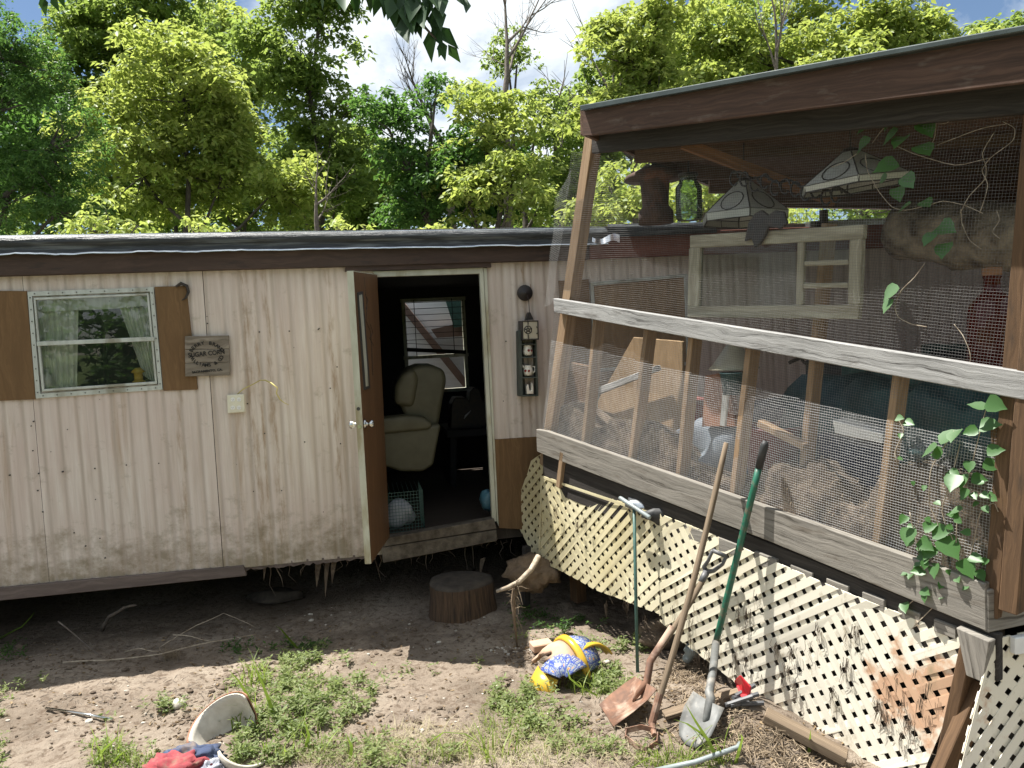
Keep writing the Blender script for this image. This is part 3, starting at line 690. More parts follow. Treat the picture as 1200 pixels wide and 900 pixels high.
lathe(b, [(.001, .062), (.022, .060), (.027, .050), (.026, .036), (.015, .028), (.013, .012), (.031, .006), (.031, 0)], k0, dn, 20)
b.build('handle', M['steel'], do, smooth=True)
b = MB(); kc = k0-dn*.042+dd*0; lathe(b, [(.001, .062), (.022, .060), (.027, .050), (.026, .036), (.015, .028), (.013, .012), (.031, .006), (.031, 0)], kc, -dn, 20)
b.build('handle', M['steel'], do, smooth=True)
b = MB(); c1_ = Ft.lerp(Fb, (497-318)/(660-318))+e*1.2-dn*.021
for cc, r, m_ in ((c1_, .013, 0),): lathe(b, [(.001, .003), (r, .003), (r, 0)], cc, dd, 14)
b.build('latch', M['steel'], do)
b = MB(); lathe(b, [(.001, .003), (.012, .003), (.012, 0)], Ft.lerp(Fb, (476-318)/(660-318))+e*1.2-dn*.021, dd, 14); b.build('bolt_hole', M['dark_hole'], do)
# ------------------------------------------------------------------ inside the doorway
rc = empty('recliner', tuple(wp(uz(W(490, 600))[0], zf, -.75)))
tag(rc, 'olive beige padded recliner just inside the open doorway', 'armchair')
def vert(px, py, dz): return isect(px, py, W0-wn*dz, wn)
def pad(name, poly, d0, d1, bev, par=rc, m=M['recliner']):
    b = MB(); prism(b, [vert(x, y, d0) for x, y in poly], wn, d1-d0); return b.build(name, m, par, smooth=True, bevel=bev, seg=5)
pad('body', [(430, 505), (517, 497), (508, 545), (496, 553), (470, 553), (430, 540)], .62, 1.3, .03)
pad('armrest', [(420, 498), (440, 491), (478, 487), (497, 489), (508, 497), (503, 504), (430, 511)], .58, .80, .035)
pad('backrest', [(466, 470), (468, 447), (478, 433), (492, 428), (508, 428), (520, 433), (524, 444), (519, 470), (514, 500), (480, 500)], .72, 1.30, .06)
pad('headrest', [(462, 475), (463, 452), (472, 437), (486, 431), (491, 445), (485, 478)], .68, 1.22, .05)
dk = empty('desk', tuple(wp(uz(W(545, 600))[0], zf, -1.9))); tag(dk, 'dark desk loaded with gear under the back window inside the home', 'desk')
b = MB(); prism(b, [vert(x, y, 1.7) for x, y in [(524, 505), (600, 500), (600, 508), (524, 513)]], wn, .7); b.build('top', M['interior'], dk)
for x in (528, 575):
    b = MB(); prism(b, [vert(px_, y, 1.75) for px_, y in [(x, 512), (x+7, 512), (x+7, 570), (x, 570)]], wn, .5); b.build('leg', M['interior'], dk)
b = MB(); prism(b, [vert(x, y, 1.85) for x, y in [(528, 504), (529, 474), (533, 466), (546, 466), (550, 470), (551, 458), (556, 454), (562, 456), (566, 470), (575, 474), (575, 504)]], wn, .25)
tag(b.build('sewing_machine', M['black_metal'], bevel=.01), 'black machine silhouette on the desk below the back window', 'machine')
b = MB(); prism(b, [vert(x, y, 1.70) for x, y in [(545, 487), (552, 481), (550, 484), (544, 491)]], wn, .02); tag(b.build('paper', M['bag_white']), 'small white paper lying on the dark desk inside', 'paper')
# wire crate
cr = MB(); zc0 = zf+.002
o0 = vert(458, 600, .18); 
def cbar(p, q, r=.003): tube(cr, [p, q], r, 4)
cw, chh, cdp = .30, .32, .45
cb0 = wp(uz(vert(453, 603, .12))[0], zc0, -.12)
for k in range(13):
    z = V((0, 0, chh*k/12)); a_ = cb0+z; b2 = cb0+wu*cw+z
    cbar(a_, b2, .0022); cbar(b2, b2-wn*cdp, .0022)
for k in range(13): cbar(cb0+wu*cw*k/12, cb0+wu*cw*k/12+V((0, 0, chh)), .0022)
for k in range(15): cbar(cb0+wu*cw-wn*cdp*k/14, cb0+wu*cw-wn*cdp*k/14+V((0, 0, chh)), .0022)
for k in range(9): cbar(cb0+wu*cw*k/8+V((0, 0, chh)), cb0+wu*cw*k/8+V((0, 0, chh))-wn*cdp, .0022)
tag(cr.build('wire_crate', M['dark_green']), 'small green wire pet crate on the floor inside the doorway', 'wire crate')
b = MB(); blob(b, cb0+wu*.10-wn*.16+V((0, 0, .10)), (.13, .10, .13), 3, 18, .2, flat=.2); tag(b.build('plastic_bag', M['bag_white'], smooth=True), 'white plastic bag inside the wire crate by the doorway', 'bag')
b = MB(); blob(b, vert(572, 588, .22), (.06, .06, .11), 5, 18, .2, flat=.2); tag(b.build('plastic_bag', M['bag_blue'], smooth=True), 'blue plastic bag against the right side of the doorway', 'bag')
# ------------------------------------------------------------------ things on the wall
def text(body, px, py, size, m, par, P=W, off=.03, rot=0, n=wn, a=wu, name='lettering'):
    cu = bpy.data.curves.new(name, 'FONT'); cu.body = body; cu.size = size; cu.align_x = 'CENTER'; cu.align_y = 'CENTER'; cu.extrude = .0006; cu.offset = .0008
    o = bpy.data.objects.new(name, cu); COL.objects.link(o)
    bpy.context.view_layer.update(); dg = bpy.context.evaluated_depsgraph_get(); me = bpy.data.meshes.new_from_object(o.evaluated_get(dg)); bpy.data.objects.remove(o)
    upv = V((0, 0, 1)); R3 = Matrix((a, upv, n)).transposed() @ Matrix.Rotation(rot, 3, 'Z'); p = P(px, py, off)
    vs = [R3 @ v.co + p for v in me.vertices]; return vs, [tuple(f.vertices) for f in me.polygons]
sg = MB(); q = [(216.5, 394), (268, 393), (269.5, 440), (217, 441.5)]
for k in range(3):
    f0, f1 = k/3+(.004 if k else 0), (k+1)/3-.004
    a = [(q[0][0]+(q[3][0]-q[0][0])*t, q[0][1]+(q[3][1]-q[0][1])*t) for t in (f0, f1)]; c = [(q[1][0]+(q[2][0]-q[1][0])*t, q[1][1]+(q[2][1]-q[1][1])*t) for t in (f0, f1)]
    prism(sg, [W(*a[0], .06), W(*c[0], .06), W(*c[1], .06), W(*a[1], .06)], wn, .03)
M['sign_wood'] = wood('sign_boards', (.27, .235, .19), (.10, .08, .06), .6, moss=(.06, .045, .035))
sgo = sg.build('sign', M['sign_wood'], bevel=.003); tag(sgo, 'square weathered wooden sign with black stencilled sugar corn lettering beside the brown shutter', 'sign')
tb = MB(); M['ink'] = mat('black_ink', (.014, .013, .012), rough=.9)
def word(s, px, py, size, rot=0, sx=1):
    vs, fs = text(s, px, py, size, None, None, off=.0625, rot=rot); 
    if sx != 1:
        p = W(px, py, .0625); vs = [p+(v-p)+wu*((v-p).dot(wu)*(sx-1)) for v in vs]
    tb.add(vs, fs)
word('SUGAR CORN', 242, 414.5, .048, .045, .84)
word('SACRAMENTO, CA.', 243, 434.8, .022, .045, 1.12)
def arc(s, cx, cy, rx, ry, a0, a1, size, flip=False):
    for i, ch in enumerate(s):
        t = i/(len(s)-1); a = math.radians(a0+(a1-a0)*t); x = cx+rx*math.cos(a); y = cy-ry*math.sin(a)
        rot = math.atan2(ry*math.cos(a), -rx*math.sin(a)); rot += 0 if flip else math.pi
        if ch != ' ': word(ch, x, y, size, rot+.045)
arc('BERRY BRAND', 242, 416, 19, 14, 158, 22, .036)
arc('WILLIAMS & CO', 242, 413.5, 19, 14.5, 202, 338, .036, True)
tb.build('lettering', M['ink'], sgo)
# outlet box
ob = MB(); prism(ob, [W(x, y, .055) for x, y in [(265.7, 463), (286, 462), (287, 483), (266.7, 484.5)]], wn, .055); obo = ob.build('outlet_box', M['cream'], bevel=.006, seg=3)
tag(obo, 'cream electrical outlet box below the wooden sign', 'outlet box')
for x in (272.5, 279.8):
    for y in (468.5, 478):
        b = MB(); lathe(b, [(.0005, .002), (.014, .002), (.016, 0)], W(x+.3, y-.2, .056), wn, 14)
        for dx, dy in ((-1.0, -.5), (1.0, -.5), (0, 1.2)):
            p = W(x+.3+dx, y-.2+dy, .0588); beam(b, p, p+wn*.0006, wu, .0024, V((0, 0, 1)), .006, 1)
        b.build('socket', [M['white_plastic'], M['dark_hole']], obo)
b = MB(); tube(b, [W(x, y, o) for x, y, o in [(278, 462, .03), (285, 456, .05), (291, 453, .08), (299, 449, .12), (305, 445.5, .16), (311, 445.5, .26), (318, 449, .34), (325, 454.5, .36), (324, 461, .37), (328, 468, .37), (333, 472, .37), (338.5, 474.5, .38)]], [.004]*5+[.005, .006, .006, .005, .005, .003, .002], 6)
M['twine'] = mat('pale_yellow_stem', (.52, .45, .16), (.40, .33, .12), 12, rough=.7)
tag(b.build('curled_tendril', M['twine'], smooth=True), 'thin pale yellow tendril curling out above the outlet box', 'tendril')
# iron disc on the wall and hanging caddy with jugs
b = MB(); c0 = W(614.5, 343.5, .02); lathe(b, [(.001, .05), (.012, .05), (.02, .035), (.06, .03), (.064, .02), (.06, .0)], c0, wn, 28)
bo = b.build('iron_disc', M['black_metal'], smooth=True); tag(bo, 'round dark iron disc hook fixed to the wall right of the doorway', 'wall hook')
b = MB(); prism(b, [W(x, y, .012) for x, y in [(609, 334), (622, 333), (622.5, 342), (609.5, 343)]], wn, .012); b.build('mounting_block', M['tan_wood'], bo)
sh = empty('hanging_shelf', tuple(W(619, 465, .05))); tag(sh, 'narrow green hanging shelf with a star plate and three small compartments, right of the doorway', 'shelf')
b = MB(); q1 = [(610, 388), (628.5, 386), (631, 464), (611.5, 465)]
prism(b, [W(x, y, .012) for x, y in q1], wn, .01); b.build('back', M['teal_box'], sh)
b = MB()
prism(b, [W(x, y, .11) for x, y in [(607.5, 388), (611.2, 387), (612.8, 464.6), (608.8, 464.6)]], wn, .10)
prism(b, [W(x, y, .11) for x, y in [(627.2, 386), (628.6, 386), (630.8, 464), (629.2, 464.2)]], wn, .10)
for y in (403, 418.3, 442, 463.3): prism(b, [W(x, y2, .109) for x, y2 in [(611.3, y), (628.8, y-.4), (628.8, y+1.1), (611.5, y+1.6)]], wn, .095)
b.build('frame', M['teal_box'], sh, bevel=.001)
b = MB(); prism(b, [W(x, y, .16) for x, y in [(612, 376.5), (630.5, 376), (631, 397.5), (612.5, 398)]], wn, .012)
b.build('star_plate', M['ivory'], sh)
b = MB(); 
ring(b, [(611.7, 375.9), (631, 375.4), (631.5, 398.1), (612.2, 398.6)], [(613, 377.3), (629.7, 376.9), (630.2, 396.7), (613.4, 397.2)], W, .164, .14, wn)
c0 = W(618.7, 386.5, .163); pts = [c0+(wu*math.cos(t)+V((0, 0, 1))*math.sin(t))*.03 for t in np.linspace(0, 2*math.pi, 25)]; tube(b, pts, .0035, 5)
st5 = [c0+(wu*math.sin(t)+V((0, 0, 1))*math.cos(t))*.026 for t in [2*math.pi*k*2/5 for k in range(6)]]
for k in range(5): tube(b, [st5[k], st5[k+1]], .0032, 4)
tube(b, [W(618.7, 377, .162), W(618.9, 380.5, .162)], .006, 4); tube(b, [W(619, 392, .162), W(619.2, 397, .162)], .006, 4)
tube(b, [W(628.5, 383, .165), W(630.5, 384, .17), W(630.6, 390, .17), W(628.7, 391, .165)], .004, 5)
prism(b, [W(x, y, .12) for x, y in [(619.3, 366), (621.5, 366), (625.5, 374.5), (616.5, 375)]], wn, .06)
tube(b, [c0+V((0, 0, .075)), W(620.5, 366, .09), W(619.5, 352, .07), W(617.5, 345, .06)], .003, 5)
b.build('ironwork', M['black_metal'], sh)
def jug(px, py, s, handle, label, pats=True):
    c = W(px, py, .065); b = MB()
    lathe(b, [(.001, 0), (.028*s, 0), (.036*s, .01*s), (.041*s, .035*s), (.036*s, .06*s), (.031*s, .075*s), (.034*s, .082*s), (.030*s, .081*s), (.027*s, .07*s)], c, V((0, 0, 1)), 24)
    o = b.build('jug', M['white_china'], smooth=True); tag(o, label, 'jug', 'jugs in the hanging shelf')
    if handle:
        h = MB(); tube(h, [c+wu*.033*s+V((0, 0, .07*s)), c+wu*.056*s+V((0, 0, .068*s)), c+wu*.060*s+V((0, 0, .045*s)), c+wu*.05*s+V((0, 0, .025*s)), c+wu*.038*s+V((0, 0, .018*s))], .0055*s, 8); h.build('handle', M['white_china'], o, smooth=True)
        h = MB(); tube(h, [c-wu*.025*s+V((0, 0, .06*s)), c-wu*.046*s+V((0, 0, .086*s))], [.012*s, .006*s], 8); h.build('spout', M['white_china'], o, smooth=True)
    if pats:
        for dx, dz in ((0.0, .04), (.026, .038)) if not handle else ((-.002, .038), (-.028, .040)):
            h = MB(); a = math.asin(max(-.9, min(.9, dx/.041))); nn = (wn*math.cos(a)+wu*math.sin(a))
            cc = c+V((0, 0, dz*s))+nn*(.0405*s); lathe(h, [(.0005, .003), (.009*s, .002), (.0115*s, -.004)], cc, nn, 12)
            h.build('apple_motif', M['red_paint'], o)
    return o
jug(618.6, 416.5, 1.0, False, 'small white jug painted with apples in the top compartment of the hanging shelf')
jug(619, 440, 1.0, True, 'white pitcher with handle and painted apples in the middle compartment of the hanging shelf')
c = W(620.3, 461.5, .07); b = MB()
prism(b, [c+wu*x+V((0, 0, z))+wn*.03 for x, z in [(-.027, 0), (.027, 0), (.03, .05), (.026, .085), (.017, .09), (.012, .03), (-.002, .028), (-.008, .075), (-.018, .082), (-.028, .06)]], wn, .05)
tag(b.build('napkin_holder', M['white_china'], bevel=.008, seg=3), 'white notched ceramic holder in the bottom compartment of the hanging shelf', 'holder')
# ------------------------------------------------------------------ neighbouring house seen through the back window
nh = empty('neighbour_house', (-.9, 9.9, 0)); tag(nh, 'white sided house with brown trim seen through the back window', 'house')
b = MB(); q = [D(x, y, 9.9) for x, y in [(440, 350), (541, 338), (552, 338), (640, 420), (640, 520), (440, 520)]]; prism(b, [V((p.x, 9.9, p.z)) for p in q], V((0, -1, 0)), .3); b.build('wall', M['white_side'], nh)
def nb(q, Y, th=.08, nm='trim', m=M['brown_trim']): b = MB(); prism(b, [D(x, y, Y) for x, y in q], V((0, -1, 0)), th); b.build(nm, m, nh)
nb([(468, 360), (474, 355), (560, 462), (553, 466)], 9.8); nb([(505, 386), (570, 372), (570, 392), (512, 396)], 9.75); 
nb([(515, 330), (570, 330), (570, 378), (532, 384)], 9.7, .1, 'roof', M['dark_green'])
# ------------------------------------------------------------------ the screened porch
porch = empty('screened_porch', tuple(V((1.1, 4.4, 0)))); tag(porch, 'leaning timber porch screened with wire mesh and skirted with cream lattice', 'porch')
UPZ = V((0, 0, 1))
def sboard(name, q, off, th, m, par=porch, bev=.004):
    b = MB(); prism(b, [S(x, y, off) for x, y in q], sn, th); return b.build(name, m, par, bevel=bev)
sboard('base_board', [(628, 503), (640, 505), (900, 595), (1155, 684), (1156, 740), (900, 634), (640, 534), (629, 529)], .075, .038, M['base_wood'])
sboard('rail', [(648, 349.5), (1222, 439), (1222, 473), (649, 366)], .07, .04, M['grey_wood'])
sboard('roof_beam', [(693, 158), (1420, 69), (1420, 112.5), (693, 179.7)], .06, .04, M['dark_wood'])
sboard('roof_fascia', [(680, 127), (1420, -6), (1420, 70), (682, 160)], .22, .03, M['fascia_wood'])
def smember(name, top, bot_, wa, wb, off, m):
    b = MB(); beam(b, S(*bot_, off), S(*top, off), sd, wa, -sn, wb); return b.build(name, m, porch, bevel=.003)
smember('post', (696, 160), (641, 545), .088, .088, -.03, M['tan_wood'])
smember('post', (1219, 95), (1166, 720), .06, .088, .0, M['brown_wood'])
b = MB(); beam(b, S(1187, 715, .02), S(1236, 100, .02), sd, .07, -sn, .09); b.build('post', M['brown_wood'], porch, bevel=.004)
sboard('stiffener', [(1160, 500), (1200, 470), (1210, 600), (1163, 585)], .02, .02, M['brown_wood'])
for (tx, ty), (bx_, by_) in [((703, 368), (688, 520)), ((764, 375), (742, 548)), ((816, 385), (799, 565)), ((884, 395), (862, 590)), ((1058, 425), (1030, 650))]:
    smember('baluster', (tx, ty), (bx_, by_), .036, .085, -.03, M['tan_wood'])
smember('stud', (972, 262), (938, 625), .036, .085, -.22, M['tan_wood'])
# rim joists and blocking beneath the base board
sboard('rim_joist', [(636, 530), (1170, 744), (1170, 800), (636, 572)], .045, .04, M['dark_wood'])
for i in range(9):
    x = 800+i*42; y = 612+(x-800)*.378; 
    sboard('blocking', [(x, y+2), (x+26, y+12), (x+26, y+26), (x, y+17)], .055+.004*(i % 3), .05, M['base_wood'], bev=.003)
sboard('corner_block', [(1120, 735), (1160, 752), (1152, 800), (1132, 792)], .10, .05, M['base_wood'])
# floor
def in_(p, d): return V(p)-sn*d
z1_ = S(640, 520).z; A0 = S(640, 520, -.02); B0 = S(1165, 705, -.02)
A1 = W(672, 500, .01); B1 = B0+wu*3.2; Wf = wp(uz(W(1400, 500))[0], A0.z-.05, .01)
b = MB(); 
def poly_slab(mb, top, th, m=0): prism(mb, top, UPZ, th, m=m)
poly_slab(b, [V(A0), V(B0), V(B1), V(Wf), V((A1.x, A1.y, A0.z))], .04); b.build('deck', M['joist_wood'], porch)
# roof
f0 = S(684, 139, .20); f1 = S(1420, 18, .20)
r0 = W(868, 226, .02); r1 = W(1500, 225, .02)
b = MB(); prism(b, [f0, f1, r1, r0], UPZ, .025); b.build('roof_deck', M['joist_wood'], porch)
b = MB(); prism(b, [S(680, 125.5, .26)+V((0,0,.0)), S(1420, -9, .26), r1+V((0, 0, .06)), r0+V((0, 0, .06))], UPZ, .012)
M['dark_metal'] = mat('dark_green_metal', (.055, .07, .065), (.035, .045, .042), 9, 'Object', (1, 1, 1), .35, .3, .2, .003)
b.build('roofing', M['dark_metal'], porch)
sboard('drip_edge', [(679, 123.5), (1420, -11), (1420, -3), (680, 130)], .262, .02, M['dark_metal'])
# left roof end board
b = MB(); prism(b, [S(680, 128, .22), S(680, 158, .22), r0+V((0, 0, -.06)), r0+V((0, 0, .05))], sd*-1, .03); b.build('roof_end_board', M['joist_wood'], porch)
def rp(s, t, dz=0):  # point under the roof: s along the front, t from front to back
    a = f0.lerp(f1, s); c = r0.lerp(r1, s); return a.lerp(c, t)+V((0, 0, dz))
for i, t in enumerate((.22, .45, .66, .84)):
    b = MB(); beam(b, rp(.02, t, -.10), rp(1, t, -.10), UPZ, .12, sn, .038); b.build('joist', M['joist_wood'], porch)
b = MB(); beam(b, S(800, 168, -.05), D(978, 236, 4.6), UPZ, .06, sd, .036); b.build('brace', M['orange_wood'], porch)
b = MB(); beam(b, W(870, 236, .1), W(1420, 246, .1), UPZ, .09, sn, .05); b.build('ledger', M['joist_wood'], porch)
for px in (965, 1085, 1260): 
    b = MB(); beam(b, W(px, 246, .12), W(px+1, 275, .12), wu, .05, wn, .05); b.build('roof_prop', M['dark_wood'], porch)
# ---- wire mesh sheets
def wire_sheet(name, P, q, off, seed, step=.0127, bulge=.02, r=.0005, cut=None, par=porch, mtl=None):
    c = [P(x, y, off) for x, y in q]   # tl tr br bl
    o = c[3]; a = (c[2]-c[3]).normalized(); nrm = sn if P is S else wn
    bb = nrm.cross(a).normalized(); bb = bb if bb.z > 0 else -bb
    p2 = [((p-o).dot(a), (p-o).dot(bb)) for p in c]
    us = [p[0] for p in p2]; vs_ = [p[1] for p in p2]
    def clip(pt, dr):     # line clip with the convex quad
        t0, t1 = -1e9, 1e9; k = 4
        area = sum(p2[i][0]*p2[(i+1) % 4][1]-p2[(i+1) % 4][0]*p2[i][1] for i in range(4))
        for i in range(k):
            A = p2[i]; B = p2[(i+1) % k]; e = (B[0]-A[0], B[1]-A[1]); n_ = (-e[1], e[0])
            if area < 0: n_ = (-n_[0], -n_[1])
            num = (pt[0]-A[0])*n_[0]+(pt[1]-A[1])*n_[1]; den = dr[0]*n_[0]+dr[1]*n_[1]
            if abs(den) < 1e-9:
                if num < 0: return None
            else:
                t = -num/den
                if den > 0: t0 = max(t0, t)
                else: t1 = min(t1, t)
        return (t0, t1) if t1-t0 > .01 else None
    def pos(u, v, k):
        h = bulge*(mnoise.noise(V((u*1.3+seed, v*1.6, seed*.7)))*1.3+.35*mnoise.noise(V((u*5, v*5, seed))))
        sx = .006*mnoise.noise(V((u*3, v*3, seed+5))); sz = .008*mnoise.noise(V((u*2.4, v*3, seed+9)))
        return o+a*(u+sx)+bb*(v+sz)+nrm*(h+k)
    mb = MB()
    V_ = []; F_ = []
    for dirn in (0, 1):
        lo, hi = (min(us), max(us)) if dirn == 0 else (min(vs_), max(vs_))
        x = lo+step/2
        while x < hi:
            pt = (x, 0) if dirn == 0 else (0, x); dr = (0, 1) if dirn == 0 else (1, 0)
            cl = clip(pt, dr)
            if cl:
                L_ = cl[1]-cl[0]; k = max(2, int(L_/.09)); b0 = len(V_)
                for i in range(k+1):
                    t = cl[0]+L_*i/k; u, v = (x, t) if dirn == 0 else (t, x)
                    p = pos(u, v, .0006 if dirn else 0)
                    s_ = a if dirn == 0 else bb
                    V_ += [p+s_*r, p+nrm*r, p-s_*r, p-nrm*r]
                for i in range(k):
                    for j in range(4): F_.append((b0+i*4+j, b0+i*4+(j+1) % 4, b0+i*4+4+(j+1) % 4, b0+i*4+4+j))
            x += step
    mb.add(V_, F_); o_ = mb.build(name, mtl or M['wire'], par, smooth=True); return o_
wire_sheet('wire_mesh', S, [(668, 178), (1226, 122), (1196, 572), (641, 428)], .012, 1, bulge=.025, mtl=M['shaded_wire'])
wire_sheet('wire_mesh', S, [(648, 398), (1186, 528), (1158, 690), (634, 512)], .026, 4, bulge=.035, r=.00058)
wire_sheet('wire_mesh', S, [(654, 232), (672, 196), (648, 356), (638, 360)], .02, 8, bulge=.05)
wire_sheet('wire_mesh', R, [(1200, 480), (1330, 470), (1330, 690), (1190, 690)], .0, 6)
# side of the porch facing the camera
b = MB(); prism(b, [R(x, y, .05) for x, y in [(1157.5, 692), (1330, 655), (1330, 705), (1158, 742)]], wn, .038); b.build('base_board', M['base_wood'], porch, bevel=.004)
b = MB(); prism(b, [R(x, y, .05) for x, y in [(1225, 440), (1400, 448), (1400, 480), (1225, 474)]], wn, .038); b.build('rail', M['brown_wood'], porch, bevel=.004)
b = MB(); beam(b, R(1152, 800, -.05), R(1098, 925, -.05), wu, .09, wn, .06); b.build('leg', M['brown_wood'], porch, bevel=.004)
b = MB(); beam(b, S(1142, 752, .02), S(1104, 925, .0), sd, .05, sn, .14); b.build('leg', M['brown_wood'], porch, bevel=.004)
# unseen end and side boards, added to keep light out of the porch
e0 = B1; b = MB(); 
prism(b, [V((e0.x, e0.y, .0)), V((Wf.x, Wf.y, .0)), V((Wf.x, Wf.y, 2.8)), V((e0.x, e0.y, 2.72))], sd.cross(UPZ)*0+wu, .04); b.build('added_end_boards', M['joist_wood'], porch)
q0 = B0+wu*.72; q1 = B0+wu*3.2; b = MB(); prism(b, [V((q0.x, q0.y, .0)), V((q1.x, q1.y, .0)), V((q1.x, q1.y, 2.72)), V((q0.x, q0.y, 2.78))], wn, .03); b.build('added_side_boards', M['joist_wood'], porch)
# ---- lattice
def latmat():
    m, nt, out = newmat('cream_lattice')
    v = coords(nt, 'Object', (1, 1, 1)); n = noise(nt, v, 1.4, 5); fine = noise(nt, v, 30, 6, .7)
    col = ramp(nt, n, [(.38, (.56, .49, .29)), (.58, (.66, .60, .40))])
    ge = N(nt, 'ShaderNodeNewGeometry')
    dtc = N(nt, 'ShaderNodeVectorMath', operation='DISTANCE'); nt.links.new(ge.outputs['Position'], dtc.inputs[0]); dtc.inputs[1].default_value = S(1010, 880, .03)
    col = mixc(nt, ramp(nt, N_map(nt, dtc.outputs['Value'], 1.9, .7), [(0, 0.), (1, 1.)]), col, (.74, .70, .59))  # sunlit brightness of the near end put into a whiter colour
    d2 = N(nt, 'ShaderNodeVectorMath', operation='DISTANCE'); nt.links.new(ge.outputs['Position'], d2.inputs[0]); d2.inputs[1].default_value = S(1085, 815, .03)
    sm = noise(nt, coords(nt, 'Object', (1, 1, 1), (3, 1, 2)), 7, 5, .6)
    a1 = N(nt, 'ShaderNodeMath', operation='MULTIPLY_ADD'); nt.links.new(N_map(nt, d2.outputs['Value'], .36, .10), a1.inputs[0]); a1.inputs[1].default_value = .42; nt.links.new(sm, a1.inputs[2])
    col = mixc(nt, ramp(nt, a1.outputs[0], [(.68, 0.), (.80, .8)]), col, (.50, .27, .145))
    d3 = noise(nt, coords(nt, 'Object', (1, 1, .5), (9, 4, 2)), 9, 7, .7); col = mixc(nt, ramp(nt, d3, [(.57, 0.), (.72, .8)]), col, (.30, .24, .15))
    bsdf(nt, out, col, .5, 0, fine, .1, .002, .4); return m
M['lattice'] = latmat()
def clip_poly(poly, clipp):
    def area(p): return sum(p[i][0]*p[(i+1) % len(p)][1]-p[(i+1) % len(p)][0]*p[i][1] for i in range(len(p)))
    if area(clipp) < 0: clipp = clipp[::-1]
    out = poly
    for i in range(len(clipp)):
        A = clipp[i]; B = clipp[(i+1) % len(clipp)]; inp = out; out = []
        ins = lambda p: (B[0]-A[0])*(p[1]-A[1])-(B[1]-A[1])*(p[0]-A[0]) >= 0
        for k in range(len(inp)):
            P_, Q_ = inp[k-1], inp[k]
            if ins(P_) != ins(Q_):
                x1, y1, x2, y2 = *P_, *Q_; d1 = (B[0]-A[0])*(y1-A[1])-(B[1]-A[1])*(x1-A[0]); d2 = (B[0]-A[0])*(y2-A[1])-(B[1]-A[1])*(x2-A[0]); t = d1/(d1-d2)
                out.append((x1+(x2-x1)*t, y1+(y2-y1)*t))
            if ins(Q_): out.append(Q_)
        if not out: return []
    return out
def lattice(name, P, q, off, ang, nrm, border, period=.066, hole=.026, curve=0):
    c = [P(x, y, off) for x, y in q]; o = c[0]; a = (c[1]-c[0]); a.z = 0; a.normalize(); bb = UPZ
    # tilt: plane through the points is vertical
    p2 = [((p-o).dot(a), (p-o).z) for p in c]
    mb = MB(); wd = period-hole
    for layer in (0, 1):
        th = ang+layer*math.pi/2; d = (math.cos(th), math.sin(th)); e = (-d[1], d[0])
        ks = [p[0]*e[0]+p[1]*e[1] for p in p2]; k = math.floor(min(ks)/period)
        while k*period < max(ks):
            c0 = k*period; L_ = 4
            strip_ = [(e[0]*(c0)+d[0]*s*L_, e[1]*(c0)+d[1]*s*L_) for s in (-1, 1)]+[(e[0]*(c0+wd)+d[0]*s*L_, e[1]*(c0+wd)+d[1]*s*L_) for s in (1, -1)]
            pl = clip_poly(strip_, p2)
            if len(pl) >= 3: prism(mb, [o+a*x+bb*y+nrm*(.004 if layer == 0 else 0) for x, y in pl], nrm, .004-.0002, axis=a)
            k += 1
    for i, j, wbd in border:      # edge trims
        A = V((*p2[i], 0)); B = V((*p2[j], 0)); dv = (B-A).normalized(); ev = V((-dv.y, dv.x, 0)); cen = V((sum(p[0] for p in p2)/len(p2), sum(p[1] for p in p2)/len(p2), 0))
        if (cen-A).dot(ev) < 0: ev = -ev
        pl = [A, B, B+ev*wbd, A+ev*wbd]
        pl = clip_poly([(p.x, p.y) for p in pl], p2)
        if len(pl) >= 3: prism(mb, [o+a*x+bb*y+nrm*.0065 for x, y in pl], nrm, .002, axis=a)
    mb.v = [tuple(V(p)+nrm*(.022*mnoise.noise(V(p)*1.7)+.006*mnoise.noise(V(p)*6))) for p in mb.v]
    return mb.build(name, M['lattice'], porch)
lattice('lattice_panel', S, [(634, 557), (776, 604), (776, 727), (752, 722), (710, 699), (670, 682), (631, 668)], .05, math.radians(42), sn, [(0, 6, .022), (0, 1, .02)])
lattice('lattice_panel', S, [(774, 602), (1128, 750), (1133, 784), (1072, 932), (1015, 903), (890, 822), (800, 752), (774, 727)], .062, math.radians(33), sn, [(2, 3, .022)])
lattice('lattice_panel', S, [(611, 575), (622, 540), (640, 528), (664, 560), (650, 640), (633, 668), (610, 620)], -.05, math.radians(40), sn, [])
lattice('lattice_panel', R, [(1163, 750), (1330, 715), (1330, 960), (1122, 910)], .055, math.radians(48), wn, [(0, 3, .012)])
b = MB(); prism(b, [R(x, y, .08) for x, y in [(1190, 748), (1240, 740), (1240, 762), (1190, 768)]], wn, .03); b.build('white_bracket', M['white_plastic'], porch, bevel=.004)
b = MB()
for cl in range(55):
    px = random.uniform(650, 1090); py = 640+(px-650)*.36+random.gauss(25, 38); py = max(py, 590+(px-640)*.40); c_ = S(px, py, .078); n_ = random.randint(3, 12)
    for k in range(n_):
        p = c_+sd*random.gauss(0, .012)+UPZ*random.gauss(0, .012); L_ = random.uniform(.02, .12)
        tube(b, [p, p+sd*random.gauss(0, .006)-UPZ*L_*.5+sn*.006, p+sd*random.gauss(0, .012)-UPZ*L_], [.0016, .0013, .0005], 3, caps=False)
tag(b.build('clinging_debris', M['dirt_stuff']), kind='stuff')
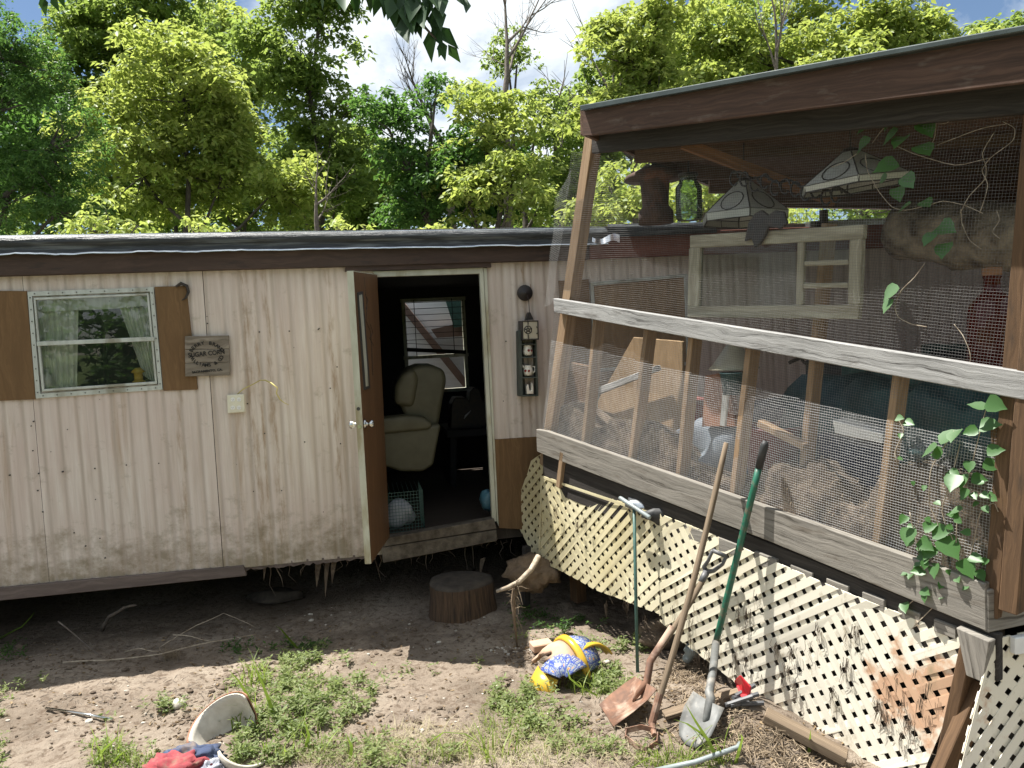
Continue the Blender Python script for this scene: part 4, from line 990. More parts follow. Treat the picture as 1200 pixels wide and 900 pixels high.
# short posts and lumber poking up behind the lattice
b = MB(); beam(b, S(659, 570, .03), S(664, 529, .03), sd, .045, sn, .09); b.build('short_post', M['tan_wood'], porch, bevel=.003)
b = MB(); beam(b, S(672, 560, .02), S(770, 598, .0), UPZ, .05, sn, .03); b.build('loose_lumber', M['ply'], porch, bevel=.003)
b = MB(); blob(b, S(752, 590, .0), (.11, .09, .05), 2, 16, .15); tag(b.build('silver_duct', M['flash'], smooth=True), 'crumpled silver duct wedged between the base board and the lattice', 'duct')
b = MB(); blob(b, S(785, 603, -.02), (.16, .06, .07), 7, 16, .3); tag(b.build('black_plastic', M['rubber'], smooth=True), 'black plastic sheet bunched behind the top of the cream lattice', 'plastic sheet')
# under the porch
for p, q_, m_ in ((D(676, 660, 5.9), D(676, 712, 5.9), 'brown_wood'), ):
    b = MB(); beam(b, p-V((0,0,.3)), p+V((0, 0, .35)), sd, .09, sn, .09); b.build('leg', M[m_], porch)
b = MB(); c = D(700, 690, 6.0); beam(b, D(668, 668, 5.75), D(800, 700, 5.2), UPZ, .09, sn, .04); b.build('cross_beam', M['joist_wood'], porch)
b = MB(); beam(b, Gp(616, 712, 0)+V((0, 0, -.05)), D(617, 640, 5.9), sd, .05, sn, .05); b.build('leg', M['dark_wood'], porch)
# ------------------------------------------------------------------ hanging in the porch
def stained_lamp(name, apex, rim, label, depthv, rot, group='stained glass lamp shades under the porch roof'):
    """pyramid shade with skirt; apex point, half width, height"""
    c, hw, h, sk = rim
    b = MB(); ax = Matrix.Rotation(rot, 3, 'Z'); tlt = Matrix.Rotation(depthv, 3, 'Y'); n = 6
    Rm = ax @ tlt
    ps = []
    for k in range(n):
        a = 2*math.pi*k/n; ps.append(V((math.cos(a), math.sin(a), 0)))
    vs = [c+Rm @ (p*(hw*.16)+V((0, 0, h))) for p in ps]+[c+Rm @ (p*hw) for p in ps]+[c+Rm @ (p*hw*.98+V((0, 0, -sk))) for p in ps]
    fs = []
    for k in range(n):
        j = (k+1) % n; fs += [(k, j, j+n, k+n), (k+n, j+n, j+2*n, k+2*n)]
    b.add(vs, fs); o = b.build(name, M['glass_shade']); tag(o, label, 'lamp shade', group)
    md = o.modifiers.new('solid', 'SOLIDIFY'); md.thickness = .004
    l = MB()
    for k in range(n):
        j = (k+1) % n; tube(l, [vs[k], vs[k+n], vs[k+2*n]], .005, 5, caps=False); tube(l, [vs[k+n], vs[j+n]], .004, 5); tube(l, [vs[k+2*n], vs[j+2*n]], .005, 5); tube(l, [vs[k], vs[j]], .006, 5)
        m1 = (vs[k+n]+vs[j+n])/2; m2 = (vs[k+2*n]+vs[j+2*n])/2; tube(l, [m1, m2], .003, 5)
        # oval cames on each panel
        ce = (vs[k]+vs[j]+vs[k+n]+vs[j+n])/4; e1 = (vs[j+n]-vs[k+n])*.24; e2 = ((vs[k]+vs[j])-(vs[k+n]+vs[j+n]))*.5*.30; nn = e1.cross(e2).normalized()*.005
        ce = ce*.62+m1*.38
        if (ce-c).dot(nn) < 0: nn = -nn
        tube(l, [ce+e1*math.cos(t)+e2*math.sin(t)+nn for t in np.linspace(0, 2*math.pi, 15)], .0035, 4, caps=False)
    l.build('lead_came', M['black_metal'], o); 
    t = MB(); top = c+Rm @ V((0, 0, h)); hk = c+Rm @ V((0, 0, h))+V((0, 0, .25)); lathe(t, [(.001, .03), (hw*.12, .02), (hw*.18, 0)], top, UPZ, 12); tube(t, [top, top+V((0, 0, .14)), top+V((.01, 0, .4))], .004, 5); t.build('cap', M['black_metal'], o)
stained_lamp('lamp_shade', None, (D(872, 252, 4.75), .27, .20, .045), 'milky stained glass lamp shade hanging above the old window sash', .04, .35)
stained_lamp('lamp_shade', None, (D(999, 214, 3.95), .27, .15, .03), 'milky stained glass lamp shade hanging beside the leafy vine under the roof', -.06, .2)
# glass jar and rusty lantern hanging at the left
jc = D(808, 258, 5.1); b = MB(); lathe(b, [(.001, 0), (.075, 0), (.085, .02), (.085, .21), (.06, .245), (.055, .28), (.062, .285)], jc, UPZ, 24); 
jo = b.build('glass_jar', M['jar_glass'], smooth=True); tag(jo, 'greenish glass jar hanging between the rusty lantern and the stained glass lamp', 'jar')
b = MB(); tube(b, [jc+V((0, 0, .28)), jc+V((.01, 0, .45))], .006, 6); lathe(b, [(.060, .282), (.064, .285), (.064, .30), (.001, .305)], jc, UPZ, 20); b.build('lid', M['black_metal'], jo)
rc_ = D(769, 262, 5.4); b = MB(); lathe(b, [(.001, .40), (.07, .39), (.20, .33), (.21, .30), (.10, .29), (.09, .12), (.12, .08), (.12, 0), (.001, 0)], rc_, UPZ, 20)
ro = b.build('rusty_lantern', M['dark_rust'], smooth=True); tag(ro, 'wide capped rusty lantern hanging near the left porch post', 'lantern')
b = MB(); tube(b, [rc_+V((0, 0, .39)), rc_+V((0, 0, .62))], .018, 6); b.build('hanger', M['dark_wood'], ro)
# old window sash with peeling paint
M['peeling'] = wood('peeling_cream_paint', (.42, .40, .31), (.15, .12, .08), .9, bump=.9, moss=(.2, .18, .12))
sp = lambda x, y, off=0: S(x, y, -.06+off)
so3 = empty('window_sash', tuple(sp(905, 375))); tag(so3, 'old peeling window sash hanging inside the mesh above the rail', 'window sash')
def spl(name, q, off=.0, th=.035): b = MB(); prism(b, [sp(x, y, off) for x, y in q], sn, th); b.build(name, M['peeling'], so3, bevel=.004)
spl('frame', [(808, 276), (1012, 263), (1011, 280), (808, 291)]); spl('frame', [(805, 359), (1006, 357), (1005, 374), (805, 372)])
spl('frame', [(807, 291), (820, 290), (818, 359), (805, 359)]); spl('frame', [(995, 281), (1010, 280), (1007, 357), (993, 357)])
spl('glazing_bar', [(934, 284), (942, 283.5), (940, 357.5), (932, 357.5)], -.005, .025)
spl('glazing_bar', [(942, 306), (994, 304), (994, 310), (942, 312)], -.006, .02); spl('glazing_bar', [(941, 332), (994, 331), (994, 337), (941, 338)], -.006, .02)
b = MB(); prism(b, [sp(x, y, -.018) for x, y in [(820, 290), (933, 284), (932, 358), (818, 359)]], sn, .003); b.build('pane', M['sash_pane'], so3)
b = MB(); prism(b, [sp(x, y, -.018) for x, y in [(943, 284), (994, 282), (994, 304), (943, 306)]], sn, .003); b.build('pane', M['sash_pane'], so3)
# log under the roof
b = MB(); p0, p1 = D(1056, 270, 4.3), D(1290, 288, 3.45); k = 20; n = 22; vs = []
dl = (p1-p0).normalized(); e1 = dl.cross(UPZ).normalized(); e2 = e1.cross(dl)
for i in range(k+1):
    c = p0.lerp(p1, i/k)
    for j in range(n):
        th = 2*math.pi*j/n; r = .165*(1+.16*mnoise.noise(V((i*.35, math.cos(th)*2, math.sin(th)*2)))+.10*mnoise.noise(V((i*1.1, math.cos(th)*5, math.sin(th)*5))))
        r *= 1+.10*i/k
        vs.append(c+e1*r*math.cos(th)+e2*r*math.sin(th)*.95)
fs = [(i*n+j, i*n+(j+1) % n, (i+1)*n+(j+1) % n, (i+1)*n+j) for i in range(k) for j in range(n)]+[tuple(range(n-1, -1, -1)), tuple(k*n+j for j in range(n))]
b.add(vs, fs); tag(b.build('bark_log', M['log_bark'], smooth=True), 'thick bark covered log slung under the porch roof at the right', 'log')
# brown demijohn
jc = D(1163, 432, 3.25); b = MB(); lathe(b, [(.001, 0), (.085, 0), (.095, .02), (.092, .22), (.085, .27), (.05, .31), (.032, .33), (.030, .38), (.036, .385), (.036, .40), (.001, .40)], jc, UPZ, 28)
bo_ = b.build('glass_bottle', M['brown_glass'], smooth=True); tag(bo_, 'large dark brown glass bottle on the rail below the bark log', 'bottle')
b = MB(); lathe(b, [(.033, .385), (.037, .395), (.037, .425), (.001, .43)], jc, UPZ, 18); b.build('stopper', M['orange_wood'], bo_, smooth=True)
# clutter behind the mesh
def pdepth(x, y, d): return isect(x, y, SA-sn*d, sn)
def flat(name, q, d, th, m, label, cat, bev=.004, **k):
    b = MB(); prism(b, [pdepth(x, y, d) for x, y in q], sn, th); o = b.build(name, m, bevel=bev); tag(o, label, cat, **k); return o
flat('plywood_board', [(700, 470), (742, 395), (800, 400), (800, 560), (700, 530)], .42, .02, M['ply'], 'tan plywood sheet leaning inside the porch behind the left balusters', 'plywood')
flat('terracotta_board', [(826, 440), (852, 436), (862, 500), (822, 500)], .22, .05, M['terracotta'], 'terracotta coloured slab standing behind the mesh left of the teal bucket', 'slab')
def bowl(name, c, prof, m, label, cat, ax=UPZ, par=None):
    b = MB(); lathe(b, prof, c, ax, 26); o = b.build(name, m, smooth=True); tag(o, label, cat)
    md = o.modifiers.new('solid', 'SOLIDIFY'); md.thickness = .004; return o
bowl('bucket', pdepth(860, 462, .16), [(.001, 0), (.06, 0), (.075, .12), (.08, .125)], M['teal'], 'small dark teal bucket behind the mesh under the grey cone shade', 'bucket')
bowl('cone_shade', pdepth(860, 432, .28), [(.15, 0), (.12, .03), (.05, .13), (.012, .17), (.001, .172)], M['ivory'], 'grey beige cone shaped shade just below the grey rail', 'shade')
bowl('plant_tub', pdepth(905, 560, .34), [(.001, 0), (.13, 0), (.16, .28), (.17, .29), (.17, .31)], M['dark_red'], 'dark red plastic tub behind the mesh between two studs', 'tub')
flat('white_box', [(975, 492), (1034, 508), (1034, 520), (978, 508)], .25, .12, M['white_plastic'], 'pale flat box lying on the navy crate behind the mesh', 'box')
flat('navy_crate', [(955, 508), (1040, 522), (1035, 600), (955, 590)], .32, .35, M['navy'], 'navy plastic crate behind the mesh beneath the pale flat box', 'crate', bev=.015)
def heap(name, c, r, m, seed, label, cat, rough=.3, freq=1.8, kind=None, n=28):
    b = MB(); blob(b, c, r, seed, n, rough, freq=freq, flat=.6); b.v = [tuple(c+FR_S @ (V(p)-c)) for p in b.v]; o = b.build(name, m, smooth=True); tag(o, label, cat, kind=kind); return o
heap('blue_tarp', pdepth(840, 545, .45), (.34, .30, .30), M['blue_tarp'], 3, 'grey blue tarp heaped behind the mesh above the middle of the base board', 'tarp', .35)
heap('teal_tarp', pdepth(1020, 520, .75), (.55, .35, .42), M['teal'], 5, 'large dark teal tarp draped behind the mesh below the rail', 'tarp', .3)
heap('teal_tarp', pdepth(1130, 520, .5), (.3, .3, .34), M['teal'], 9, 'small dark teal tarp bundle next to the brown corner post', 'tarp', .3)
# bank of mud and straw piled along the mesh
tops = [(636, 492), (660, 470), (690, 500), (715, 492), (740, 490), (765, 505), (800, 545), (840, 560), (875, 552), (905, 545), (925, 548), (945, 535), (965, 555), (985, 590), (1005, 592), (1022, 560), (1040, 545), (1060, 542), (1090, 552), (1130, 556), (1168, 560)]
b = MB(); nS = 190; K = 14; vs = []
for i in range(nS+1):
    px = 636+(1170-636)*i/nS; k = max(j for j in range(len(tops)-1) if tops[j][0] <= px or j == 0); (xa, ya), (xb, yb) = tops[k], tops[k+1]; t = (px-xa)/(xb-xa); t = t*t*(3-2*t); ty = ya+(yb-ya)*t
    tp = pdepth(px, ty, .05); bt_ = pdepth(px, 530+(px-640)*.40, .0); bz = bt_.z-.06
    for j in range(K+1):
        f = j/K; d_ = .035+.05*f+(.45*(max(0, f-.55)/.45)**1.5); h = bz+(tp.z-bz)*(math.sin(min(f/.62, 1)*math.pi/2)**.7 if f < .62 else 1-.5*((f-.62)/.38)**2)
        base = pdepth(px, ty, 0); q = V((base.x, base.y, h))-sn*d_
        w_ = mnoise.noise(q*7)*.03+mnoise.noise(q*19)*.018+mnoise.noise(q*45)*.008
        vs.append(q+sn*max(-.03, min(.012, w_))*(1 if f < .7 else .3)+UPZ*w_*.9)
b.add(vs, [(i*(K+1)+j, (i+1)*(K+1)+j, (i+1)*(K+1)+j+1, i*(K+1)+j+1) for i in range(nS) for j in range(K)])
tag(b.build('mud_bank', M['dirt_stuff'], smooth=True), kind='stuff')
b = MB()
for i in range(1500):
    v = vs[random.randrange(len(vs))]; d_ = V((random.gauss(0, 1), random.gauss(0, 1), random.gauss(0, .6))).normalized()*random.uniform(.015, .05); p = v-sn*.004+UPZ*.004
    tube(b, [p-d_/2, p+UPZ*.006, p+d_/2], [.0015, .0018, .0008], 3, caps=False)
tag(b.build('straw_debris', M['straw']), kind='stuff')
flat('wooden_frame', [(888, 492), (942, 520), (940, 528), (886, 500)], .14, .05, M['tan_wood'], 'pale wooden bar slanting down to the tan stud behind the mesh', 'wood bar')
flat('dark_box', [(872, 470), (925, 478), (922, 560), (872, 552)], .55, .3, M['navy'], 'dark box behind the red tub at the middle of the porch', 'box', bev=.01)
flat('brown_board', [(648, 420), (694, 430), (690, 520), (650, 500)], .3, .03, M['brown_wood'], 'dark brown board standing between the left post and the plywood sheet', 'board')
flat('grey_plank', [(690, 458), (770, 428), (772, 434), (692, 466)], .34, .03, M['grey_wood'], 'thin grey plank lying across the tan plywood sheet', 'plank')
flat('pale_slat', [(846, 460), (853, 461), (849, 500), (843, 499)], .12, .02, M['white_plastic'], 'short pale upright slat under the teal bucket', 'slat')
flat('teal_crate', [(985, 428), (1090, 442), (1090, 505), (985, 492)], .9, .4, M['dark_green'], 'dark green crate just under the rail right of the iron scroll', 'crate', bev=.01)
b = MB(); lathe(b, [(.001, .30), (.15, .29), (.17, .24), (.17, 0)], pdepth(1110, 545, .7), UPZ, 26); tag(b.build('barrel', M['navy'], smooth=True), 'dark upturned barrel behind the mud near the corner post', 'barrel')
for (x_, y_, d_, w_, h_, m_, lb_) in [(700, 470, .8, .30, .35, 'brown_wood', 'dark brown box deep in the porch behind the plywood sheet'), (800, 500, .9, .34, .45, 'dark_red', 'dark reddish box deep in the porch behind the grey blue tarp'), (1000, 470, 1.5, .5, .6, 'rubber', 'large black box deep in the porch below the boarded window'), (1100, 470, 1.3, .35, .5, 'brown_wood', 'brown cabinet deep in the porch near the log')]:
    b = MB(); box(b, pdepth(x_, y_, d_), (w_, w_*.8, h_), Matrix.Rotation(x_*.01, 3, 'Z')); tag(b.build('storage_box', M[m_], bevel=.012), lb_, 'box')
# iron scrollwork behind the stud
b = MB()
for cx, sgn in ((948, 1), (978, -1)):
    pts = [pdepth(cx+sgn*13*math.cos(t)*(1-t/9), 420+11*math.sin(t)*(1-t/9)-2, .30) for t in np.linspace(0, 6, 18)]
    tube(b, pts, .008, 6)
tube(b, [pdepth(925, 425, .30), pdepth(963, 408, .30), pdepth(1000, 430, .30)], .01, 6)
tag(b.build('iron_scroll', M['black_metal'], smooth=True), 'black wrought iron scroll just below the rail behind the tan stud', 'ironwork')
# dark ornament on the old sash
b = MB(); prism(b, [sp(x, y, .03) for x, y in [(872, 283), (876, 262), (884, 250), (892, 246), (900, 252), (908, 246), (918, 248), (922, 262), (914, 268), (900, 266), (896, 276), (890, 286), (884, 290), (880, 280)]], sn, .02)
tag(b.build('iron_ornament', M['black_metal'], bevel=.004), 'dark cut out ornament hanging over the top of the peeling window sash', 'ornament')
b = MB()
pts = [S(860+i*6, 203-3*math.sin(i*1.3)+i*1.0, -.25+.03*math.sin(i)) for i in range(24)]
tube(b, pts, .007, 5)
for i in range(0, 22, 2): 
    c = pts[i]; tube(b, [c+sd*.03*math.cos(t)+UPZ*(.04*math.sin(t)-.03) for t in np.linspace(0, 5.5, 9)], .006, 5)
tag(b.build('iron_chain', M['black_metal']), 'black scrolled iron chain strung under the roof above the lamp shades', 'chain')
# ------------------------------------------------------------------ leaves
def unit(a): return a/np.maximum(np.linalg.norm(a, axis=-1, keepdims=True), 1e-9)
def leafcloud(name, p, d, Ln, wd, m, parent=None, base=None, fold=.18, up_=None, rnd=None, droop=0, wide=.42):
    """p: stalk ends, d: directions, Ln/wd: per leaf sizes; two folded halves with five outline points each"""
    n = len(p); d = unit(d); upv = up_ if up_ is not None else rng.normal(size=(n, 3))*.45+np.array([0, 0, 1.])
    s = unit(np.cross(d, upv)); nn = np.cross(s, d)
    Ln = np.broadcast_to(Ln, (n,))[:, None]; wd = np.broadcast_to(wd, (n,))[:, None]
    tip = p+d*Ln-np.array([0, 0, 1.])*droop*Ln
    mid = p+d*Ln*wide-nn*fold*wd*.5-np.array([0, 0, 1.])*droop*Ln*.15
    r_ = p+d*Ln*wide*.9+s*wd*.5+nn*fold*wd*.5; l_ = p+d*Ln*wide*.9-s*wd*.5+nn*fold*wd*.5
    vs = np.stack([p, r_, tip, l_, mid], 1).reshape(-1, 3)
    b = np.arange(n)[:, None]*5
    tri = np.concatenate([b+[0, 1, 4], b+[1, 2, 4], b+[0, 4, 3], b+[4, 2, 3]], 1).reshape(-1, 3)
    if parent is not None: bb = np.array(ORG[parent.name])
    elif base is not None: bb = np.array(base, float)
    else: bb = np.array([vs[:, 0].mean(), vs[:, 1].mean(), vs[:, 2].min()])
    me = bpy.data.meshes.new(name); me.vertices.add(len(vs)); me.vertices.foreach_set('co', (vs-bb).ravel().astype(np.float32))
    me.loops.add(tri.size); me.loops.foreach_set('vertex_index', tri.ravel().astype(np.int32)); me.polygons.add(len(tri))
    me.polygons.foreach_set('loop_start', np.arange(0, tri.size, 3, dtype=np.int32)); me.polygons.foreach_set('loop_total', np.full(len(tri), 3, np.int32))
    me.update(calc_edges=True)
    at = me.attributes.new('rnd', 'FLOAT', 'FACE'); rv = rng.random(n) if rnd is None else rnd; at.data.foreach_set('value', np.repeat(rv, 4).astype(np.float32))
    me.materials.append(m); o = bpy.data.objects.new(name, me); COL.objects.link(o)
    if parent is not None: o.parent = parent
    else: o.location = bb
    ORG[o.name] = tuple(bb); return o
def sprays(c, k=8, L_=.11, spread=.9, dn=.35):
    """rosettes of k drooping leaves around each spray centre"""
    n = len(c); ph = rng.random((n, 1))*6.28+np.arange(k)[None]*6.28/k+rng.normal(size=(n, k))*.35
    el = -dn+rng.normal(size=(n, k))*.35
    d = np.stack([np.cos(ph)*np.cos(el), np.sin(ph)*np.cos(el), np.sin(el)], -1)
    st = c[:, None, :]+d*L_*.35*rng.random((n, k, 1))+rng.normal(size=(n, k, 3))*L_*.28
    return st.reshape(-1, 3), d.reshape(-1, 3)
def crown_points(ells, depth, dens, clump, cp=.30):
    ells = [(e[0], e[1], e[2]*1.1, e[3]*1.1)+tuple(e[4:]) for e in ells]
    """ells: (px,py,rx,ry) in the picture at a depth -> clumps -> spray centres; the crown is as deep as it is wide"""
    P_ = []; C_ = []
    for e in ells:
        cx, cy, rx, ry = e[:4]; dep = depth+(e[4] if len(e) > 4 else 0)
        c = np.array(D(cx, cy, dep)); sx = rx/F*dep; sz = ry/F*dep; sy = .8*(sx+sz)/2
        r_cl = clump; nb_ = max(4, int(1.5*(sx*sz+sx*sy+sz*sy)/(r_cl**2)))
        q = unit(rng.normal(size=(nb_, 3)))*(rng.random((nb_, 1))**.38)
        cc = c+q*np.array([sx, sy, sz])*.86
        rr = r_cl*(.6+.7*rng.random(nb_))
        for k in range(nb_):
            m = int(dens*rr[k]**2*165); u = unit(rng.normal(size=(m, 3))); u[:, 2] = np.abs(u[:, 2])*1.0-.25*rng.random(m)
            pts = cc[k]+u*rr[k]*np.array([1, 1, .72])*(.55+.45*rng.random((m, 1))**.5)
            P_.append(pts)
        C_.append((V(c), cc[:: max(1, nb_//9)], sz))
    return np.concatenate(P_), C_
def tree(name, label, ells, depth, lm, L_=.11, dens=1., clump=.42, k=7, base_px=None, cat='tree', trunk_r=.11, narrow=.62, group='trees standing behind the mobile home', twigs=True):
    pts, C_ = crown_points(ells, depth, dens, clump)
    cx = base_px if base_px is not None else sum(e[0] for e in ells)/len(ells)
    bt = D(cx, 400, depth); bt.z = float(gz(bt.x, bt.y))-.05
    t = empty(name, tuple(bt)); tag(t, label, cat, group)
    b = MB(); topc = max((c for c, _, _ in C_), key=lambda c: c.z)
    n_ = 9; tr = [bt.lerp(V((topc.x, topc.y, topc.z)), i/n_)+V((mnoise.noise(V((i*.5, cx, 0)))*.25*(i > 0), mnoise.noise(V((i*.5, cx, 5)))*.25*(i > 0), 0)) for i in range(n_+1)]
    tube(b, tr, [trunk_r*(1-.85*i/n_) for i in range(n_+1)], 8)
    for c, cl, sz in C_:
        j = max(1, min(n_-1, int(n_*max(.25, ((c.z-sz*.8)-bt.z)/max(.5, topc.z-bt.z)))))
        s0 = tr[j]; md = s0.lerp(c, .6)+V((0, 0, -.15)); tube(b, [s0, md, c], [trunk_r*.35, trunk_r*.22, trunk_r*.1], 6, caps=False)
        for q in cl:
            q = V(q); m1 = c.lerp(q, .5)+V((random.uniform(-.1, .1), 0, -.08)); tube(b, [md.lerp(c, .7), m1, q], [.016, .010, .004], 4, caps=False)
    b.build('trunk', M['bark'], t, smooth=True)
    p, d = sprays(pts, k, L_)
    L_ = L_*.86; leafcloud('crown', p, d, L_*(.55+.9*rng.random(len(p))), L_*narrow*(.55+.9*rng.random(len(p))), M[lm], parent=t, droop=.12)
    return t
tree('maple_tree', 'bright yellow green maple with a broad rounded crown left of centre above the window', [(215, 105, 95, 85), (160, 195, 80, 70), (262, 205, 80, 68, .3), (330, 215, 40, 55)], 12.5, 'leaf_yellow', .12, 1.0, .44, base_px=215)
tree('maple_tree', 'tall green maple whose crown reaches the top edge above the door', [(352, 60, 60, 75), (388, 140, 45, 62), (335, 190, 55, 60), (400, 215, 40, 50), (372, -20, 60, 60)], 14.5, 'leaf_mid', .12, 1.0, .46, base_px=365)
tree('locust_tree', 'dark blue green fine leaved tree at the far left edge', [(0, 110, 62, 85), (10, 225, 75, 62), (78, 235, 60, 50), (-60, 60, 80, 90), (68, 160, 45, 60), (20, 60, 40, 50)], 9.5, 'leaf_blue', .06, 1.7, .34, base_px=0, k=9, narrow=.45)
tree('maple_tree', 'light green tree rising behind the rounded yellow green maple at the upper left', [(120, 55, 62, 50), (185, 10, 55, 45), (60, 120, 62, 60), (95, 20, 30, 30)], 18, 'leaf_mid', .14, .9, .5, base_px=120)
tree('shrubby_tree', 'dark green dense tree left of the bare trunk in the middle', [(478, 190, 40, 62), (500, 245, 62, 45), (505, 118, 24, 30), (545, 190, 30, 62), (455, 150, 24, 40)], 12, 'leaf_dark', .09, 1.3, .36, base_px=490, k=8)
tree('box_elder', 'yellow green tree in the middle just above the black roof edge', [(572, 150, 58, 45), (600, 215, 55, 50, -.4), (545, 228, 40, 42)], 11.5, 'leaf_yellow', .11, 1.0, .38, base_px=585)
tree('ivy_clad_tree', 'green ivy covered tree between the bare trunk and the porch roof', [(650, 190, 30, 70), (672, 235, 35, 42), (630, 130, 20, 36), (560, 110, 30, 26), (596, 78, 16, 34, 1.)], 14, 'leaf_mid', .09, 1.2, .36, base_px=645)
tree('maple_tree', 'tall yellow green maple directly above the left end of the porch roof', [(735, 62, 46, 62), (716, 150, 42, 48), (772, 110, 52, 50), (700, 25, 20, 22), (765, 20, 40, 36)], 12.5, 'leaf_yellow', .12, 1.0, .42, base_px=738)
tree('maple_tree', 'yellow green maple mixed with thin grey stems above the middle of the porch roof', [(850, 35, 58, 48), (905, 70, 55, 45), (830, 100, 50, 45), (945, 20, 35, 35)], 15, 'leaf_yellow', .13, .85, .44, base_px=865)
tree('maple_tree', 'bright yellow green maple with a broad top above the right half of the porch roof', [(1005, 50, 62, 42), (965, 90, 55, 42), (1060, 42, 50, 36), (1105, 50, 36, 32), (1040, 10, 40, 20)], 14, 'leaf_yellow', .13, .95, .44, base_px=1020)
tree('young_maple', 'small leafy tree top at the upper right corner above the porch roof', [(1172, 42, 28, 24), (1195, 60, 24, 30), (1140, 60, 20, 20)], 17, 'leaf_mid', .13, .9, .4, base_px=1180)
tree('young_maple', 'bright green tree seen through the wire mesh under the porch roof', [(740, 235, 62, 45), (835, 240, 52, 45), (690, 250, 30, 35), (915, 255, 45, 30)], 10.2, 'leaf_yellow', .10, 1.0, .34, base_px=790)
tree('young_maple', 'leafy green tree seen in the gap above the red brown fascia inside the porch', [(1010, 240, 60, 35), (1120, 240, 70, 40), (1230, 235, 70, 50)], 10.5, 'leaf_mid', .10, 1.1, .36, base_px=1060)
tree('sapling', 'small pale yellow green sapling poking above the roof at the left', [(112, 262, 34, 24), (150, 272, 26, 18), (80, 272, 20, 14)], 8.2, 'leaf_yellow', .085, 1.0, .2, base_px=120, k=6, trunk_r=.04, cat='sapling')
tree('sapling', 'small sapling sprig poking above the roof above the wooden sign', [(226, 266, 12, 14), (245, 272, 14, 8)], 8.2, 'leaf_yellow', .085, 1.1, .14, base_px=230, k=6, trunk_r=.025, cat='sapling')
tree('sapling', 'small sapling sprig poking above the roof above the open door', [(395, 264, 12, 12), (425, 270, 16, 8), (520, 268, 14, 9)], 8.4, 'leaf_yellow', .085, 1.1, .14, base_px=400, k=6, trunk_r=.025, cat='sapling')
for (px_, py_, rx_, ry_, dp_, lm_, lb_) in [(40, 190, 95, 80, 17, 'leaf_dark', 'dark green tree in the second row behind the locust tree at the far left'), (290, 205, 70, 72, 19, 'leaf_mid', 'green tree in the second row between the two large maples'), (440, 225, 48, 58, 20, 'leaf_mid', 'low green tree in the second row behind the twiggy bare tree'), (560, 205, 70, 62, 20, 'leaf_dark', 'dark green tree in the second row behind the yellow green box elder'), (680, 180, 48, 70, 19, 'leaf_mid', 'green tree in the second row just left of the porch roof corner'), (830, 60, 110, 60, 20, 'leaf_mid', 'wide green tree in the second row above the middle of the porch roof'), (1020, 75, 120, 45, 20, 'leaf_mid', 'wide green tree in the second row above the right part of the porch roof'), (200, 95, 85, 75, 20, 'leaf_mid', 'green tree in the second row behind the rounded yellow green maple'), (120, 225, 70, 55, 16, 'leaf_mid', 'low green tree in the second row between the locust tree and the yellow green maple'), (255, 70, 60, 70, 22, 'leaf_yellow', 'pale yellow green tree in the second row filling the gap between the two big maples'), (760, 110, 95, 70, 21, 'leaf_mid', 'green tree in the second row behind the tall maple at the porch roof corner'), (435, 170, 40, 50, 22, 'leaf_mid', 'distant green tree in the second row left of the dark green shrubby tree')]:
    tree('broadleaf_tree', lb_, [(px_, py_, rx_, ry_), (px_-rx_*.5, py_+ry_*.4, rx_*.6, ry_*.6), (px_+rx_*.5, py_+ry_*.45, rx_*.55, ry_*.55)], dp_, lm_, .17, .62, .6, base_px=px_)
# far wood closing the view, and an unseen wood added behind the camera to darken reflections
def wood_mass(name, pts, r, n, L_, lm):
    P_ = []
    for x, y, z in pts:
        u = unit(rng.normal(size=(n, 3))); P_.append(np.array([x, y, z])+u*np.array(r)*(.6+.4*rng.random((n, 1))))
    p, d = sprays(np.concatenate(P_), 6, L_); o = leafcloud(name, p, d, L_*(.8+.5*rng.random(len(p))), L_*.65, M[lm]); tag(o, kind='stuff'); return o
wood_mass('woodland', [(x+random.uniform(-1, 1), 23+random.uniform(-2, 2), random.uniform(2.2, 5.2)) for x in np.arange(-24, 26, 1.2)], (2.0, 1.6, 2.2), 420, .24, 'leaf_mid')
wood_mass('woodland', [(x+random.uniform(-1, 1), -13+random.uniform(-3, 2), random.uniform(1.5, 4.5)) for x in np.arange(-24, 26, 2.6)], (2.3, 1.6, 2.4), 200, .34, 'leaf_dark')
